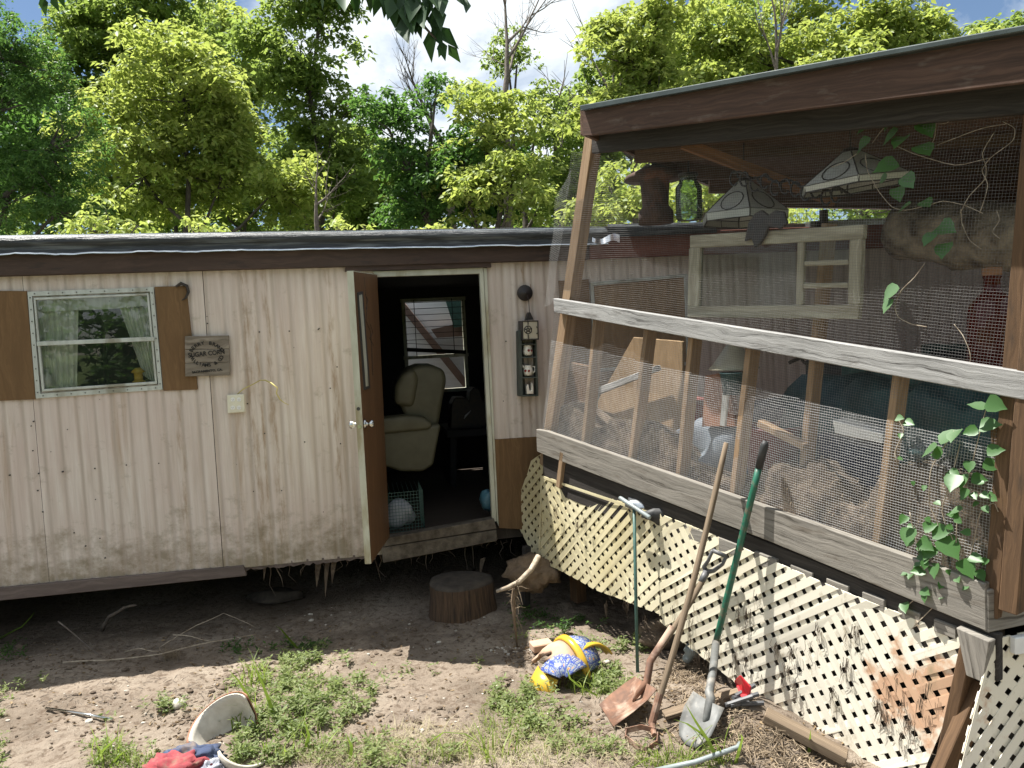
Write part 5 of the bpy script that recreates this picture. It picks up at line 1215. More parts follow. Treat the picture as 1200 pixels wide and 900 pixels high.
# bare trees
def bare(name, label, px, top, depth, lean, spread, seed, levels=4, r0=.08, bpx=None, start=300):
    rnd = random.Random(seed); bt = D(bpx or px, 400, depth); bt.z = -.1
    t = MB(); s = D(px, start, depth)
    tube(t, [bt, bt.lerp(s, .5)+V((.05, 0, 0)), s], [r0*1.6, r0*1.3, r0], 8, caps=False)
    def grow(p, d, L_, r, lv):
        n = 4; pts = [p]; dd_ = d.copy()
        for i in range(n):
            dd_ = (dd_+V((rnd.uniform(-.12, .12), rnd.uniform(-.12, .12), rnd.uniform(-.02, .12)))).normalized(); pts.append(pts[-1]+dd_*L_/n)
        tube(t, pts, [r*(1-.5*i/n) for i in range(n+1)], 5 if lv < 2 else 3, caps=False)
        if lv >= levels: return
        for j in range(rnd.choice([2, 3, 3])):
            q = pts[rnd.choice([1, 2, 3, 3, 4])]; a = rnd.uniform(.45, .95)*spread; ph = rnd.uniform(0, 6.28)
            o1 = dd_.orthogonal().normalized(); o2 = dd_.cross(o1); nd = (dd_*math.cos(a)+(o1*math.cos(ph)+o2*math.sin(ph))*math.sin(a)).normalized()
            grow(q, nd, L_*rnd.uniform(.55, .8), r*.48, lv+1)
        grow(pts[-1], dd_, L_*.75, r*.5, lv+1)
    e = D(*top, depth); d = (e-s); grow(s, d.normalized(), d.length*.42, r0, 0)
    o = t.build(name, M['bare_bark'], base=tuple(bt), smooth=True); tag(o, label, 'bare tree', 'bare trees above the roof'); return o
bare('bare_tree', 'tall bare tree with an upright trunk and fanning branches in the middle of the sky', 592, (590, -70), 13.5, 0, .95, 5, 4, .065, start=130)
bare('bare_tree', 'bare tree with thin twigs fanning to the upper left against the white cloud', 520, (462, 70), 14.2, 0, .9, 8, 4, .07, bpx=545, start=170)
bare('bare_tree', 'slender bare tree reaching up just left of the yellow green maple by the porch roof', 742, (690, 0), 15, 0, .8, 3, 3, .06, start=170)
bare('bare_tree', 'crooked bare tree beside the ivy covered tree', 655, (640, 80), 14.6, 0, 1.1, 14, 3, .06, start=200)
bare('bare_tree', 'thin grey bare stem rising through the maple above the middle of the porch roof', 912, (915, -60), 13.2, 0, .5, 21, 3, .045, start=120)
bare('bare_tree', 'thin bare twigs beyond the maple tops near the upper right corner', 1095, (1062, -10), 17, 0, .7, 33, 3, .05, start=90)
bare('bare_tree', 'pale bare brush in front of the tall green maple above the roof', 372, (365, 175), 11.5, 0, 1.1, 41, 3, .04, start=270)
# ------------------------------------------------------------------ overhanging branch near the camera
def strand(pts, rad, n=4): b = MB(); tube(b, pts, rad, n); return b
ov = empty('overhanging_branch', (0.1, 2.2, 3.6)); tag(ov, 'dark leafy branch hanging into the top of the view over the sky', 'branch')
b = MB(); P2 = lambda x, y, z=2.3: D(x, y, z)
tube(b, [P2(250, -180, 2.4), P2(400, -120, 2.3), P2(470, -20, 2.25), P2(498, 32, 2.25), P2(520, 56, 2.25)], [.016, .012, .007, .004, .002], 6)
tube(b, [P2(430, -90, 2.3), P2(410, -30, 2.3), P2(402, 5, 2.3)], [.008, .004, .002], 5)
tube(b, [P2(470, -20, 2.25), P2(520, -15, 2.25), P2(548, 0, 2.25)], [.006, .004, .002], 5)
tube(b, [P2(250, -180, 2.4), P2(120, -60, 2.3), P2(55, -8, 2.3)], [.012, .006, .002], 5); b.build('branch', M['bark'], ov, smooth=True)
lp = []; ld = []; ll = []
def lf(x, y, x2, y2, z=2.25):
    a = P2(x, y, z); c = P2(x2, y2, z+random.uniform(-.05, .05)); lp.append(tuple(a)); ld.append(tuple(c-a)); ll.append((c-a).length)
for q in [(460, 2, 463, 34), (468, 4, 474, 36), (452, 0, 450, 22), (476, 0, 484, 42), (484, 10, 494, 46), (470, 22, 479, 52), (490, 8, 486, 38), (503, 35, 506, 74), (511, 30, 538, 58), (506, 30, 520, 56), (516, 47, 522, 72), (519, 50, 514, 68), (525, 52, 540, 74), (498, 20, 516, 30), (402, -6, 404, 14), (416, -8, 418, 20), (434, -12, 434, 16), (450, -10, 452, 16), (406, -10, 396, 12), (545, -4, 546, 16), (538, -8, 548, 10), (48, -6, 54, 20), (60, -6, 70, 15), (70, -6, 76, 10), (88, -8, 90, 6), (378, -8, 378, 12), (462, -10, 470, 20), (480, -14, 500, 22), (488, -10, 478, 25), (500, -8, 508, 16)]: lf(*q)
for i in range(26):
    x, y = random.gauss(480, 22), random.uniform(-14, 12); lf(x, y, x+random.uniform(-8, 14), y+random.uniform(22, 34))
for i in range(420):
    x, y = random.uniform(-150, 640), random.uniform(-330, -25); lf(x, y, x+random.uniform(-20, 20), y+random.uniform(10, 34), random.uniform(1.9, 2.8))
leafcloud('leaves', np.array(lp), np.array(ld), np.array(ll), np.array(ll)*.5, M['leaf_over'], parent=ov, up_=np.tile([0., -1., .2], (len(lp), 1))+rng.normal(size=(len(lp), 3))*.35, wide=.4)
# ------------------------------------------------------------------ vines on the porch
def heart_leaves(lst, P, off, m, parent, size=1.0):
    """lst: (x,y,size px,angle deg): heart shaped leaves, points outline"""
    V_ = []; mb = MB()
    out = [(0, 0), (.18, .34), (.42, .42), (.62, .30), (.78, .14), (1.0, 0)]
    for (x, y, s, ang) in lst:
        p = P(x, y, off+random.uniform(-.01, .03)); q = P(x+1, y, off); sc_ = p.y/F*s*size
        a = math.radians(ang+random.uniform(-15, 15)); nrm = (sn if P is S else wn); ax = sd if P is S else wu
        nr = (nrm*random.uniform(.4, 1)+UPZ*random.uniform(.2, .9)+ax*random.uniform(-.5, .5)).normalized()
        d = (ax*math.cos(a)-UPZ*math.sin(a)); d = (d-nr*d.dot(nr)).normalized(); e = nr.cross(d); f = random.uniform(.1, .35)
        vs = [p+d*sc_*u for u, v in out]
        R_ = [p+d*sc_*(u-.12*(0 < i < 3))+e*sc_*v+nr*abs(v)*sc_*f for i, (u, v) in enumerate(out)]
        L_ = [p+d*sc_*(u-.12*(0 < i < 3))-e*sc_*v+nr*abs(v)*sc_*f for i, (u, v) in enumerate(out)]
        k = len(out); allv = vs+R_+L_; fs = []
        for i in range(k-1):
            fs += [(i, i+1, k+i+1, k+i), (i, 2*k+i, 2*k+i+1, i+1)]
        mb.add(allv, fs)
    o = mb.build('leaves', m, parent, smooth=True); return o
def vine(name, label, stems, leaves, P, off, m=M['leaf_vine'], r=.0022, sm='twig', size=1.):
    t = empty(name, tuple(P(*stems[0][0][:2], off))); tag(t, label, 'vine')
    for st in stems:
        b = MB(); pts = []
        for i in range(len(st)-1):
            for k in range(4):
                a = k/4; pts.append(P(st[i][0]*(1-a)+st[i+1][0]*a, st[i][1]*(1-a)+st[i+1][1]*a, off+.012*mnoise.noise(V((i+a, st[0][0], 0)))*2))
        pts.append(P(*st[-1], off)); 
        sm_ = [pts[0]]+[(pts[i-1]+pts[i]*2+pts[i+1])/4 for i in range(1, len(pts)-1)]+[pts[-1]]
        tube(b, sm_, r, 5); b.build('stem', M[sm], t, smooth=True)
    if leaves: heart_leaves(leaves, P, off+.01, m, t, size)
    return t
vine('climbing_vine', 'leafy vine with pale heart shaped leaves climbing the mesh beside the brown corner post',
 [[(1140, 725), (1128, 680), (1120, 640), (1122, 600), (1135, 560), (1150, 500), (1158, 470)], [(1108, 690), (1102, 620), (1088, 590), (1090, 550), (1105, 525), (1118, 505)], [(1120, 640), (1102, 600), (1115, 560), (1125, 520)], [(1125, 680), (1060, 745), (1035, 790)], [(1078, 650), (1070, 620), (1066, 600)], [(1128, 690), (1140, 640), (1148, 600), (1165, 588), (1170, 600)], [(1085, 672), (1075, 700), (1060, 712)]],
 [(1156, 470, 26, 20), (1155, 478, 20, 160), (1148, 500, 26, -10), (1146, 503, 18, 150), (1156, 528, 20, -20), (1152, 542, 20, 10), (1100, 518, 30, -60), (1098, 520, 24, 110), (1105, 530, 20, 170), (1122, 505, 24, 60), (1112, 552, 18, 30), (1120, 556, 26, 100), (1128, 556, 22, 60), (1138, 560, 18, 0), (1133, 572, 16, 110), (1128, 594, 18, 90), (1124, 604, 14, 150), (1066, 618, 24, 95), (1062, 604, 14, 120), (1082, 620, 18, -20), (1078, 632, 22, 30), (1072, 632, 16, 150), (1092, 624, 26, -5), (1104, 630, 32, 60), (1095, 640, 22, 110), (1088, 650, 24, 100), (1128, 655, 26, 70), (1136, 652, 18, 20), (1145, 668, 16, 60), (1085, 668, 18, 160), (1080, 690, 16, 30), (1060, 706, 16, 60), (1086, 645, 16, 180), (1150, 578, 12, 20), (1162, 582, 12, 40), (1096, 660, 20, 80), (1136, 540, 16, 100)]+[(random.uniform(1062, 1160), random.uniform(560, 700), random.uniform(6, 14), random.uniform(0, 180)) for _ in range(26)], S, .05)
vine('climbing_vine', 'small sprig of pale leaves caught in the mesh below the rail', [[(1053, 492), (1060, 505), (1048, 530), (1052, 545)]], [(1050, 490, 12, 0), (1060, 494, 14, 20), (1056, 508, 8, 100), (1052, 536, 7, 20)], S, .04)
vine('hanging_vine', 'dark leaved vine with one sunlit tip hanging in front of the right lamp shade',
 [[(1068, 125), (1050, 140), (1035, 150), (1022, 168)], [(1014, 180), (1016, 200), (1030, 225), (1045, 243), (1060, 247), (1090, 240), (1105, 235), (1130, 240), (1152, 250)], [(1143, 107), (1125, 125), (1110, 145), (1098, 145)], [(1100, 113), (1098, 140), (1095, 165), (1082, 176)], [(1175, 142), (1190, 150), (1188, 165), (1160, 185), (1150, 200), (1158, 215), (1155, 230), (1148, 250)], [(1098, 170), (1150, 150), (1180, 145)], [(1125, 250), (1135, 230), (1155, 210), (1156, 195), (1150, 180), (1165, 155)], [(1048, 170), (1070, 180), (1120, 195), (1160, 185)], [(1126, 245), (1127, 262), (1136, 282), (1150, 292)], [(1168, 246), (1172, 258), (1162, 272), (1172, 280)], [(974, 196), (990, 190), (1004, 180)]],
 [(1022, 142, 26, 150), (1018, 160, 22, 130), (1012, 170, 16, 120), (1046, 130, 28, 100), (1052, 150, 28, 130), (1060, 160, 30, 100), (1052, 190, 34, 130), (1050, 220, 24, 90), (1080, 145, 32, 60), (1078, 170, 34, 60), (1060, 205, 28, 70), (1068, 238, 22, 120), (1082, 235, 24, 50), (1100, 265, 34, 40), (1094, 272, 26, 110), (1108, 285, 30, 90), (1040, 205, 18, 160)], S, -.035, r=.0018, size=.85)
vine('hanging_vine', 'thin tendril with one bright yellow green leaf hanging beside the peeling window sash', [[(1084, 308), (1072, 325), (1056, 340), (1048, 358), (1052, 372), (1068, 380), (1086, 383)], [(1118, 380), (1128, 392), (1136, 410), (1138, 422), (1128, 440)]], [(1052, 334, 24, 115), (1044, 350, 20, 95)], S, .03, r=.0016)
# ------------------------------------------------------------------ garden tools
def between(px, py, t, a, b): pass
def tool_line(top, bott, n=10, bow=0):
    return [top.lerp(bott, i/n)+V((bow*math.sin(math.pi*i/n), 0, 0)) for i in range(n+1)]
# green T handled tool
t0 = S(743, 592, .13); t1 = Gp(747, 788)
th = empty('soil_probe', tuple(t1)); tag(th, 'thin green metal rod with a T shaped handle standing by the cream lattice', 'soil probe')
b = MB(); tube(b, [t0, t0.lerp(t1, .5), t1-V((0, 0, .05))], .0105, 8); b.build('rod', M['dark_green'], th, smooth=True)
b = MB(); hA, hB = S(726, 583, .15), S(762, 607, .13); tube(b, [hA, hA.lerp(hB, .04), hA.lerp(hB, .96), hB], [.010, .014, .014, .010], 12); b.build('handle', M['pvc'], th, smooth=True)
# long wooden handled stirrup hoe
t0 = S(851, 519, .10); t1 = Gp(764, 848, .04)
ho = empty('stirrup_hoe', tuple(t1)); tag(ho, 'long weathered wooden handled hoe with a rusty loop head leaning on the porch', 'hoe')
b = MB(); pts = tool_line(t0, t1, 12, .02); tube(b, pts, [.013, .016]+[.0165]*9+[.015, .013], 10); b.build('handle', M['handle_wood'], ho, smooth=True)
b = MB(); tube(b, [t0.lerp(t1, .90), t1, t1+V((.0, -.02, -.01))], [.019, .020, .016], 10)
h0 = Gp(767, 862, .05); tube(b, [t1, h0], [.016, .014], 8)
loop = [Gp(768, 856, .05), Gp(752, 852, .05), Gp(734, 856, .04), Gp(733, 864, .03), Gp(746, 874, .02), Gp(758, 879, .02), Gp(770, 870, .03), Gp(771, 860, .05)]
for i in range(len(loop)-1): beam(b, loop[i], loop[i+1]+(loop[i+1]-loop[i]).normalized()*.004, V((0, 0, 1)), .026, V((1, 0, 0)), .005)
b.build('loop_head', M['rust'], ho)
# rusty square shovel with D handle
def shovel_blade(mb, P_, n=9, thick=.004):
    """P_: rows of points (top to tip), each (left, centre, right) -> curved plate"""
    vs = []; K = 7
    for l, c, r in P_:
        for k in range(K):
            t = k/(K-1)*2-1
            p = c+(r-c)*max(0, t)+(l-c)*max(0, -t)
            q = l.lerp(r, (t+1)/2); p = q+(c-(l+r)/2)*(1-t*t)
            vs.append(p)
    R_ = len(P_); mb.add(vs, [(i*K+k, i*K+k+1, (i+1)*K+k+1, (i+1)*K+k) for i in range(R_-1) for k in range(K-1)])
g0 = Gp(720, 850)
sh1 = empty('square_shovel', tuple(g0)); tag(sh1, 'rusty square shovel with a grey D handle lying against the hoe', 'shovel')
top = S(828, 672, .12); soc = Gp(762, 775, .25); neck = Gp(758, 800, .17)
b = MB(); tube(b, tool_line(top, soc, 8, .015), .0165, 10); b.build('shaft', M['handle_wood'], sh1, smooth=True)
b = MB(); tube(b, [top.lerp(soc, .62), soc, neck, Gp(748, 812, .12), Gp(742, 822, .07)], [.019, .021, .021, .016, .006], 10)
b.build('socket', M['rust'], sh1, smooth=True)
b = MB()
nrm_ = V((-.2, -.3, 1))
rows = [(Gp(744, 793, .10), Gp(757, 800, .17), Gp(770, 808, .16)), (Gp(730, 803, .07), Gp(745, 815, .065), Gp(760, 820, .12)), (Gp(715, 814, .045), Gp(728, 828, .02), Gp(742, 836, .07)), (Gp(702, 826, .03), Gp(710, 838, .005), Gp(719, 852, .02))]
shovel_blade(b, rows); o = b.build('blade', M['rust'], sh1, smooth=True); md = o.modifiers.new('solid', 'SOLIDIFY'); md.thickness = .004
b = MB(); gA, gB = S(835, 645, .16), S(851, 652, .12); gm = top+V((0, 0, .01))
tube(b, [gA, gB], [.012, .012], 10); tube(b, [gA, S(830, 657, .15), S(825, 664, .12), gm], [.010, .010, .012, .016], 8); tube(b, [gB, S(847, 661, .12), S(836, 669, .12), gm], [.010, .010, .012, .016], 8)
tube(b, [gm, top.lerp(soc, .10)], [.020, .019], 10)
b.build('grip', M['grey_plastic'], sh1, smooth=True)
# green handled round shovel
top = S(897, 517, .09); soc = S(838, 757, .22); g0 = Gp(820, 872)
sh2 = empty('round_shovel', tuple(g0)); tag(sh2, 'tall shovel with a chipped green handle, black grip and grey muddy blade', 'shovel')
b = MB(); tube(b, tool_line(top.lerp(soc, .12), soc, 8, .0), .0175, 12); b.build('handle', M['green_paint'], sh2, smooth=True)
b = MB(); tube(b, [top, top.lerp(soc, .015), top.lerp(soc, .03), top.lerp(soc, .125)], [.012, .0195, .021, .020], 12); b.build('grip', M['rubber'], sh2, smooth=True)
nk = Gp(833, 818, .14)
b = MB(); tube(b, [soc.lerp(top, .02), soc.lerp(nk, .5), nk+V((-.005, .01, .02)), nk, Gp(828, 840, .08), Gp(824, 852, .04)], [.021, .021, .022, .024, .018, .006], 12); b.build('socket', M['shovel_grey'], sh2, smooth=True)
b = MB(); rows = [(Gp(813, 810, .15), Gp(832, 822, .13), Gp(849, 830, .12)), (Gp(802, 828, .10), Gp(824, 842, .065), Gp(843, 843, .10)), (Gp(796, 848, .05), Gp(815, 858, .03), Gp(834, 862, .06)), (Gp(796, 862, .02), Gp(810, 868, .01), Gp(824, 872, .03)), (Gp(803, 872, .01), Gp(809, 875, .005), Gp(815, 877, .01))]
shovel_blade(b, rows); o = b.build('blade', M['shovel_grey'], sh2, smooth=True); md = o.modifiers.new('solid', 'SOLIDIFY'); md.thickness = .004
# ------------------------------------------------------------------ things lying in the yard
# stump
c = Gp(541, 716); c.z -= .02; b = MB(); n = 30; R0 = .225
hs = [(1.06, 0), (1.03, .05), (.98, .14), (.97, .25), (.93, .275), (.80, .285), (.4, .288), (.0, .29)]
vs = []
for r, h in hs:
    for j in range(n):
        t = 2*math.pi*j/n; rr = R0*r*(1+.05*math.sin(3*t+1)+.03*mnoise.noise(V((math.cos(t)*3, math.sin(t)*3, 0)))*2) ; vs.append(c+V((rr*math.cos(t)*1.15, rr*math.sin(t), h)))
fs = []; mi = []
uvs = []
for i in range(len(hs)-1):
    for j in range(n):
        j2 = (j+1) % n; fs.append((i*n+j, i*n+j2, (i+1)*n+j2, (i+1)*n+j)); uvs.append([(hs[i][1], j*.05), (hs[i][1], (j+1)*.05), (hs[i+1][1], (j+1)*.05), (hs[i+1][1], j*.05)]); mi.append(0 if i < 3 else 1)
b.add(vs, fs, uvs); b.mi = mi
M['stump_top'] = mat('wet_stump_top', (.085, .07, .055), (.04, .032, .026), 14, rough=.9, bstr=.6, bdist=.01)
tag(b.build('tree_stump', [M['log_side'], M['stump_top']], smooth=True), 'round cut log stump serving as a step below the doorway', 'stump')
# root ball with bent stick under the left end of the lattice
c = D(625, 672, 5.75); b = MB(); blob(b, c, (.20, .16, .13), 4, 26, .3, freq=2.2); o = b.build('root_ball', M['soil'], smooth=True); tag(o, 'pale earthy root ball stuck under the left end of the lattice', 'root ball')
rs = empty('dead_root', tuple(D(600, 690, 5.2))); tag(rs, 'crooked dead root sticking out below the left end of the lattice', 'root')
b = MB(); tube(b, [D(631, 652, 5.4), D(622, 668, 5.3), D(608, 682, 5.2), D(596, 688, 5.15), D(582, 693, 5.1)], [.022, .019, .018, .015, .011], 8); b.build('stem', M['twig'], rs, smooth=True)
b = MB(); e = Gp(606, 758); tube(b, [D(604, 684, 5.2), D(601, 705, 5.15), D(603, 730, 5.1), e], [.018, .014, .010, .006], 7); b.build('stem', M['soil'], rs, smooth=True)
b = MB()
for i in range(60):
    p = D(604+random.uniform(-3, 3), 684+random.expovariate(1/22.), 5.17); q = p+V((random.gauss(0, .05), random.gauss(0, .04), random.gauss(-.02, .05))); tube(b, [p, (p+q)/2+V((0, 0, .012)), q], [.003, .002, .0007], 3)
tag(b.build('rootlets', M['straw'], rs), kind='stuff')
# broken painted pot
def shard(name, c, prof, ax, ref, a0, a1, m, par, n=20, th=.012, jag=0):
    b = MB(); lathe(b, prof, c, ax, n, a0, a1, ref=ref, jag=jag); o = b.build(name, m, par, smooth=True); md = o.modifiers.new('solid', 'SOLIDIFY'); md.thickness = th; md.offset = -1; return o
def talavera():
    m, nt, out = newmat('blue_painted_glaze'); v = coords(nt, 'UV', (11, 5, 1)); 
    vo = N(nt, 'ShaderNodeTexVoronoi', feature='DISTANCE_TO_EDGE'); nt.links.new(v, vo.inputs['Vector']); vo.inputs['Scale'].default_value = 1.2
    wv = N(nt, 'ShaderNodeTexVoronoi'); nt.links.new(v, wv.inputs['Vector']); wv.inputs['Scale'].default_value = 1.2
    sw = N(nt, 'ShaderNodeMath', operation='SINE'); mu = N(nt, 'ShaderNodeMath', operation='MULTIPLY'); nt.links.new(wv.outputs['Distance'], mu.inputs[0]); mu.inputs[1].default_value = 26; nt.links.new(mu.outputs[0], sw.inputs[0])
    col = ramp(nt, sw.outputs[0], [(.3, (.32, .35, .38)), (.6, (.06, .09, .20))])
    col = mixc(nt, ramp(nt, vo.outputs['Distance'], [(.05, 1.), (.12, 0.)]), col, (.05, .08, .30))
    col = mixc(nt, ramp(nt, wv.outputs['Distance'], [(.14, 1.), (.2, 0.)]), col, (.65, .24, .05))
    bsdf(nt, out, col, .2); return m
M['talavera'] = talavera()
c = Gp(668, 792); pt = empty('broken_pot', tuple(c)); tag(pt, 'broken flower pot with yellow rim and blue painted glaze lying in the sun', 'flower pot')
ax = (V((.80, .45, .10))).normalized(); cc = c+V((-.05, .02, .035))
body = [(.145, .21), (.175, .10), (.17, .0), (.15, -.10)]
shard('base', cc, [(.135, -.10), (.155, -.06), (.166, -.01), (.165, .045)], ax, UPZ, -1.25, 1.15, M['terra_pale'], pt, jag=.09)
shard('rim', cc, [(.166, .046), (.185, .055), (.190, .085), (.176, .098)], ax, UPZ, -1.7, 1.7, M['yellow'], pt)
shard('wall', cc, [(.172, .10), (.160, .15), (.135, .21)], ax, UPZ, -1.7, 1.5, M['talavera'], pt)
shard('shard', c+V((-.04, -.13, .02)), [(.02, .14), (.10, .11), (.15, .03), (.155, -.02)], V((-.1, -.8, .5)), UPZ, -1.0, 1.2, M['talavera'], pt)
shard('shard', c+V((.0, -.09, .0)), [(.155, -.03), (.175, -.01), (.17, .03)], V((-.3, -.6, .4)), UPZ, -.3, 1.7, M['yellow'], pt)
shard('shard', c+V((-.13, -.09, -.05)), [(.12, .0), (.14, .02), (.12, .12)], V((.4, .1, 1)), V((-1, -.5, .0)), -.6, 1.1, M['yellow'], pt, 14)
shard('shard', c+V((.13, .02, .0)), [(.17, -.02), (.19, .0), (.185, .035)], V((.55, -.8, .1)), UPZ, -1.1, .7, M['yellow'], pt, 14)
b = MB(); q0 = Gp(640, 762, .02); box(b, q0+V((-.03, 0, .035)), (.14, .10, .05), Matrix.Rotation(.3, 3, 'Z')); tag(b.build('brick_piece', M['terra_pale'], bevel=.006), 'broken brick piece lying left of the painted pot', 'brick')
# broken terracotta pot with pale inside at lower left
c = Gp(268, 868); p3 = empty('broken_pot', tuple(c)); tag(p3, 'broken terracotta pot with pale inner wall lying in the weeds at the lower left', 'flower pot')
shard('wall', c+V((.02, .0, .02)), [(.0, -.10), (.10, -.09), (.145, 0), (.165, .10), (.17, .13)], V((-.30, -.35, .75)), V((-.7, .9, .2)), -1.5, 1.3, M['pot_in'], p3, 24, .006)
shard('wall', c+V((.02, .0, .02)), [(.012, -.115), (.108, -.104), (.157, 0), (.177, .10), (.182, .13)], V((-.30, -.35, .75)), V((-.7, .9, .2)), -1.52, 1.32, M['terracotta'], p3, 24, .004)
shard('shard', c+V((.09, -.10, -.04)), [(.05, -.02), (.12, .02), (.15, .10)], V((.4, -.2, .8)), V((.3, -1, 0)), -1.0, 1.0, M['pot_in'], p3, 14, .012)
# cloth bundle at the bottom edge
c = Gp(217, 903); cb_ = empty('cloth_bundle', tuple(c)); tag(cb_, 'crumpled red and navy cloth at the bottom edge at the lower left', 'cloth')
for nm, off_, r_, m_, s_ in (('red_cloth', (-.02, -.03, .02), (.17, .10, .075), 'cloth_red', 3), ('navy_cloth', (.03, .04, .03), (.15, .07, .075), 'cloth_blue', 6), ('pale_cloth', (.13, -.01, .0), (.07, .09, .06), 'bag_white', 9)):
    b = MB(); blob(b, c+V(off_), r_, s_, 40, .22, freq=3.4, flat=.4); b.build(nm, M[m_], cb_, smooth=True)
# rod, rock and sticks
b = MB(); tube(b, [Gp(54, 830, .015), Gp(95, 836, .02), Gp(132, 843, .015)], .008, 8); tag(b.build('metal_rod', M['steel'], smooth=True), 'thin grey metal rod lying on the dirt at the left', 'rod')
def rock(px, py, r, seed, label, m='stone', cat='rock', **k):
    b = MB(); blob(b, Gp(px, py)+V((0, 0, r*.3)), (r, r*.8, r*.7), seed, 14, .2, flat=.3); o = b.build('rock', M[m], smooth=True); tag(o, label, cat, **k)
rock(210, 828, .045, 2, 'pale round rock on the sunlit dirt left of the broken terracotta pot')
rock(712, 777, .022, 5, 'small pale pebble in the weeds right of the painted pot')
rock(365, 728, .02, 7, 'small pale stone in the shade under the home left of the stump')
b = MB(); blob(b, Gp(322, 700, .04), (.22, .12, .07), 4, 20, .2, flat=.5); tag(b.build('rock', M['stump_top'], smooth=True), 'flat dark boulder under the floor edge left of the open door', 'rock')
def stick(name, pts, r, m, label, cat='stick', n=6):
    b = MB(); P_ = [Gp(x, y, z) for x, y, z in pts]
    Q = []
    for i in range(len(P_)-1):
        for k in range(3): Q.append(P_[i].lerp(P_[i+1], k/3)+V((0, 0, .004*math.sin(i*3+k))))
    Q.append(P_[-1]); tube(b, Q, [r*(1-.6*i/len(Q)) for i in range(len(Q))], n); return tag(b.build(name, M[m], smooth=True), label, cat)
stick('dry_stalk', [(74, 776, .02), (125, 774, .03), (190, 766, .06), (250, 752, .06), (300, 743, .04)], .007, 'twig', 'long pale dry stalk lying across the shade left of the weeds', 'stalk')
stick('dry_stalk', [(146, 764, .03), (165, 760, .08), (186, 764, .05)], .005, 'twig', 'short arched dry stalk beside the long pale stalk', 'stalk')
stick('dry_stalk', [(203, 744, .08), (225, 746, .08), (250, 752, .06)], .005, 'twig', 'short straight dry stalk above the long pale stalk', 'stalk')
stick('dry_stalk', [(188, 758, .02), (230, 733, .10), (262, 718, .16), (300, 735, .05)], .004, 'twig', 'bent thin stalk forming an arch in the shade under the home', 'stalk')
stick('dry_stalk', [(68, 728, .22), (95, 750, .08), (120, 770, .02)], .006, 'bare_bark', 'leaning thin stalk under the left part of the home', 'stalk')
stick('bent_root', [(120, 738, .02), (128, 722, .16), (145, 712, .22), (160, 709, .25)], .018, 'bare_bark', 'curved thick root in the dark below the siding', 'root')
stick('dry_stalk', [(0, 748, .05), (25, 735, .16), (40, 718, .25)], .008, 'leaf_grass', 'curved green stalk rising at the far left edge in the shade', 'stalk')
b = MB()
for i in range(90):
    p = Gp(200+random.gauss(0, 6), 770+random.gauss(0, 4), .01); tube(b, [p, p+V((random.gauss(0, .03), random.gauss(0, .03), random.uniform(0, .07)))], [.0025, .001], 3)
tag(b.build('straw_tuft', M['straw']), kind='stuff')
# pipe, lumber, red piece, bulb
b = MB(); tube(b, [Gp(768, 903, .03), Gp(815, 893, .05), Gp(864, 876, .06), Gp(868, 872, .06)], [.012, .012, .012, .015], 10); tag(b.build('pipe', M['pvc'], smooth=True), 'pale grey plastic pipe lying at the bottom right of the blade', 'pipe')
b = MB(); beam(b, Gp(896, 838, .04), Gp(992, 888, .05), UPZ, .045, V((.5, .6, 0)), .09); tag(b.build('lumber', M['handle_wood'], bevel=.004), 'brown plank lying below the lower edge of the cream lattice', 'plank')
b = MB(); beam(b, Gp(778, 838, .03), Gp(870, 812, .04), UPZ, .02, V((0, 1, 0)), .07); tag(b.build('lumber', M['handle_wood'], bevel=.003), 'weathered board half buried in debris between the two shovels', 'board')
b = MB(); prism(b, [Gp(860, 798, .10), Gp(867, 792, .16), Gp(880, 806, .12), Gp(878, 818, .06), Gp(868, 818, .05)], V((-.5, -.8, .3)), .02); tag(b.build('red_scrap', M['red_plastic'], bevel=.004), 'torn red plastic scrap at the foot of the cream lattice', 'scrap')
b = MB(); lathe(b, [(.001, 0), (.022, 0), (.028, .02), (.030, .05), (.045, .055), (.048, .10), (.03, .12), (.001, .12)], Gp(803, 776, .05), V((.45, .2, .6)), 18); tag(b.build('pipe_fitting', M['pvc'], smooth=True), 'pale grey plastic fitting in the debris behind the rusty shovel', 'fitting')
b = MB(); blob(b, Gp(790, 740, .1), (.26, .10, .11), 3, 22, .3); tag(b.build('root_clump', M['dirt_stuff'], smooth=True), 'muddy root clump beneath the sagging edge of the lattice', 'root clump')
b = MB(); 
for i in range(7):
    p = Gp(850+i*3, 822+random.uniform(-6, 8), .04); tube(b, [p, p+V((random.uniform(.06, .14), random.uniform(-.02, .06), random.uniform(-.02, .05)))], .012, 7)
tag(b.build('rubble_scraps', M['grey_plastic']), kind='stuff')
# mulch and straw around the tools
def litter(name, spots, n, L_, m, lift=.01, r=.0022, up_=.02):
    b = MB()
    for i in range(n):
        cx, cy, rx, ry = random.choice(spots); a = random.uniform(0, 6.28); q = random.random()**.5
        p = Gp(cx+rx*q*math.cos(a), cy+ry*q*math.sin(a), lift); t = random.uniform(0, 6.28); l = L_*random.uniform(.3, 1.3)
        d = V((math.cos(t)*l, math.sin(t)*l, random.gauss(0, up_))); tube(b, [p-d/2, p+V((0, 0, random.uniform(0, up_))), p+d/2], [r*.7, r, r*.5], 3, caps=False)
    return tag(b.build(name, m), kind='stuff')
litter('straw_litter', [(800, 800, 40, 20), (850, 838, 40, 25), (920, 880, 60, 22), (880, 868, 50, 20), (820, 830, 30, 15), (770, 870, 120, 25), (960, 905, 60, 20), (805, 785, 28, 14)], 1700, .07, M['straw'], .012)
litter('twig_litter', [(100, 750, 120, 16), (300, 745, 100, 14), (450, 740, 160, 16), (150, 810, 150, 20), (660, 800, 80, 40), (430, 850, 160, 40)], 1100, .05, M['bare_bark'], .004, .0016, .005)
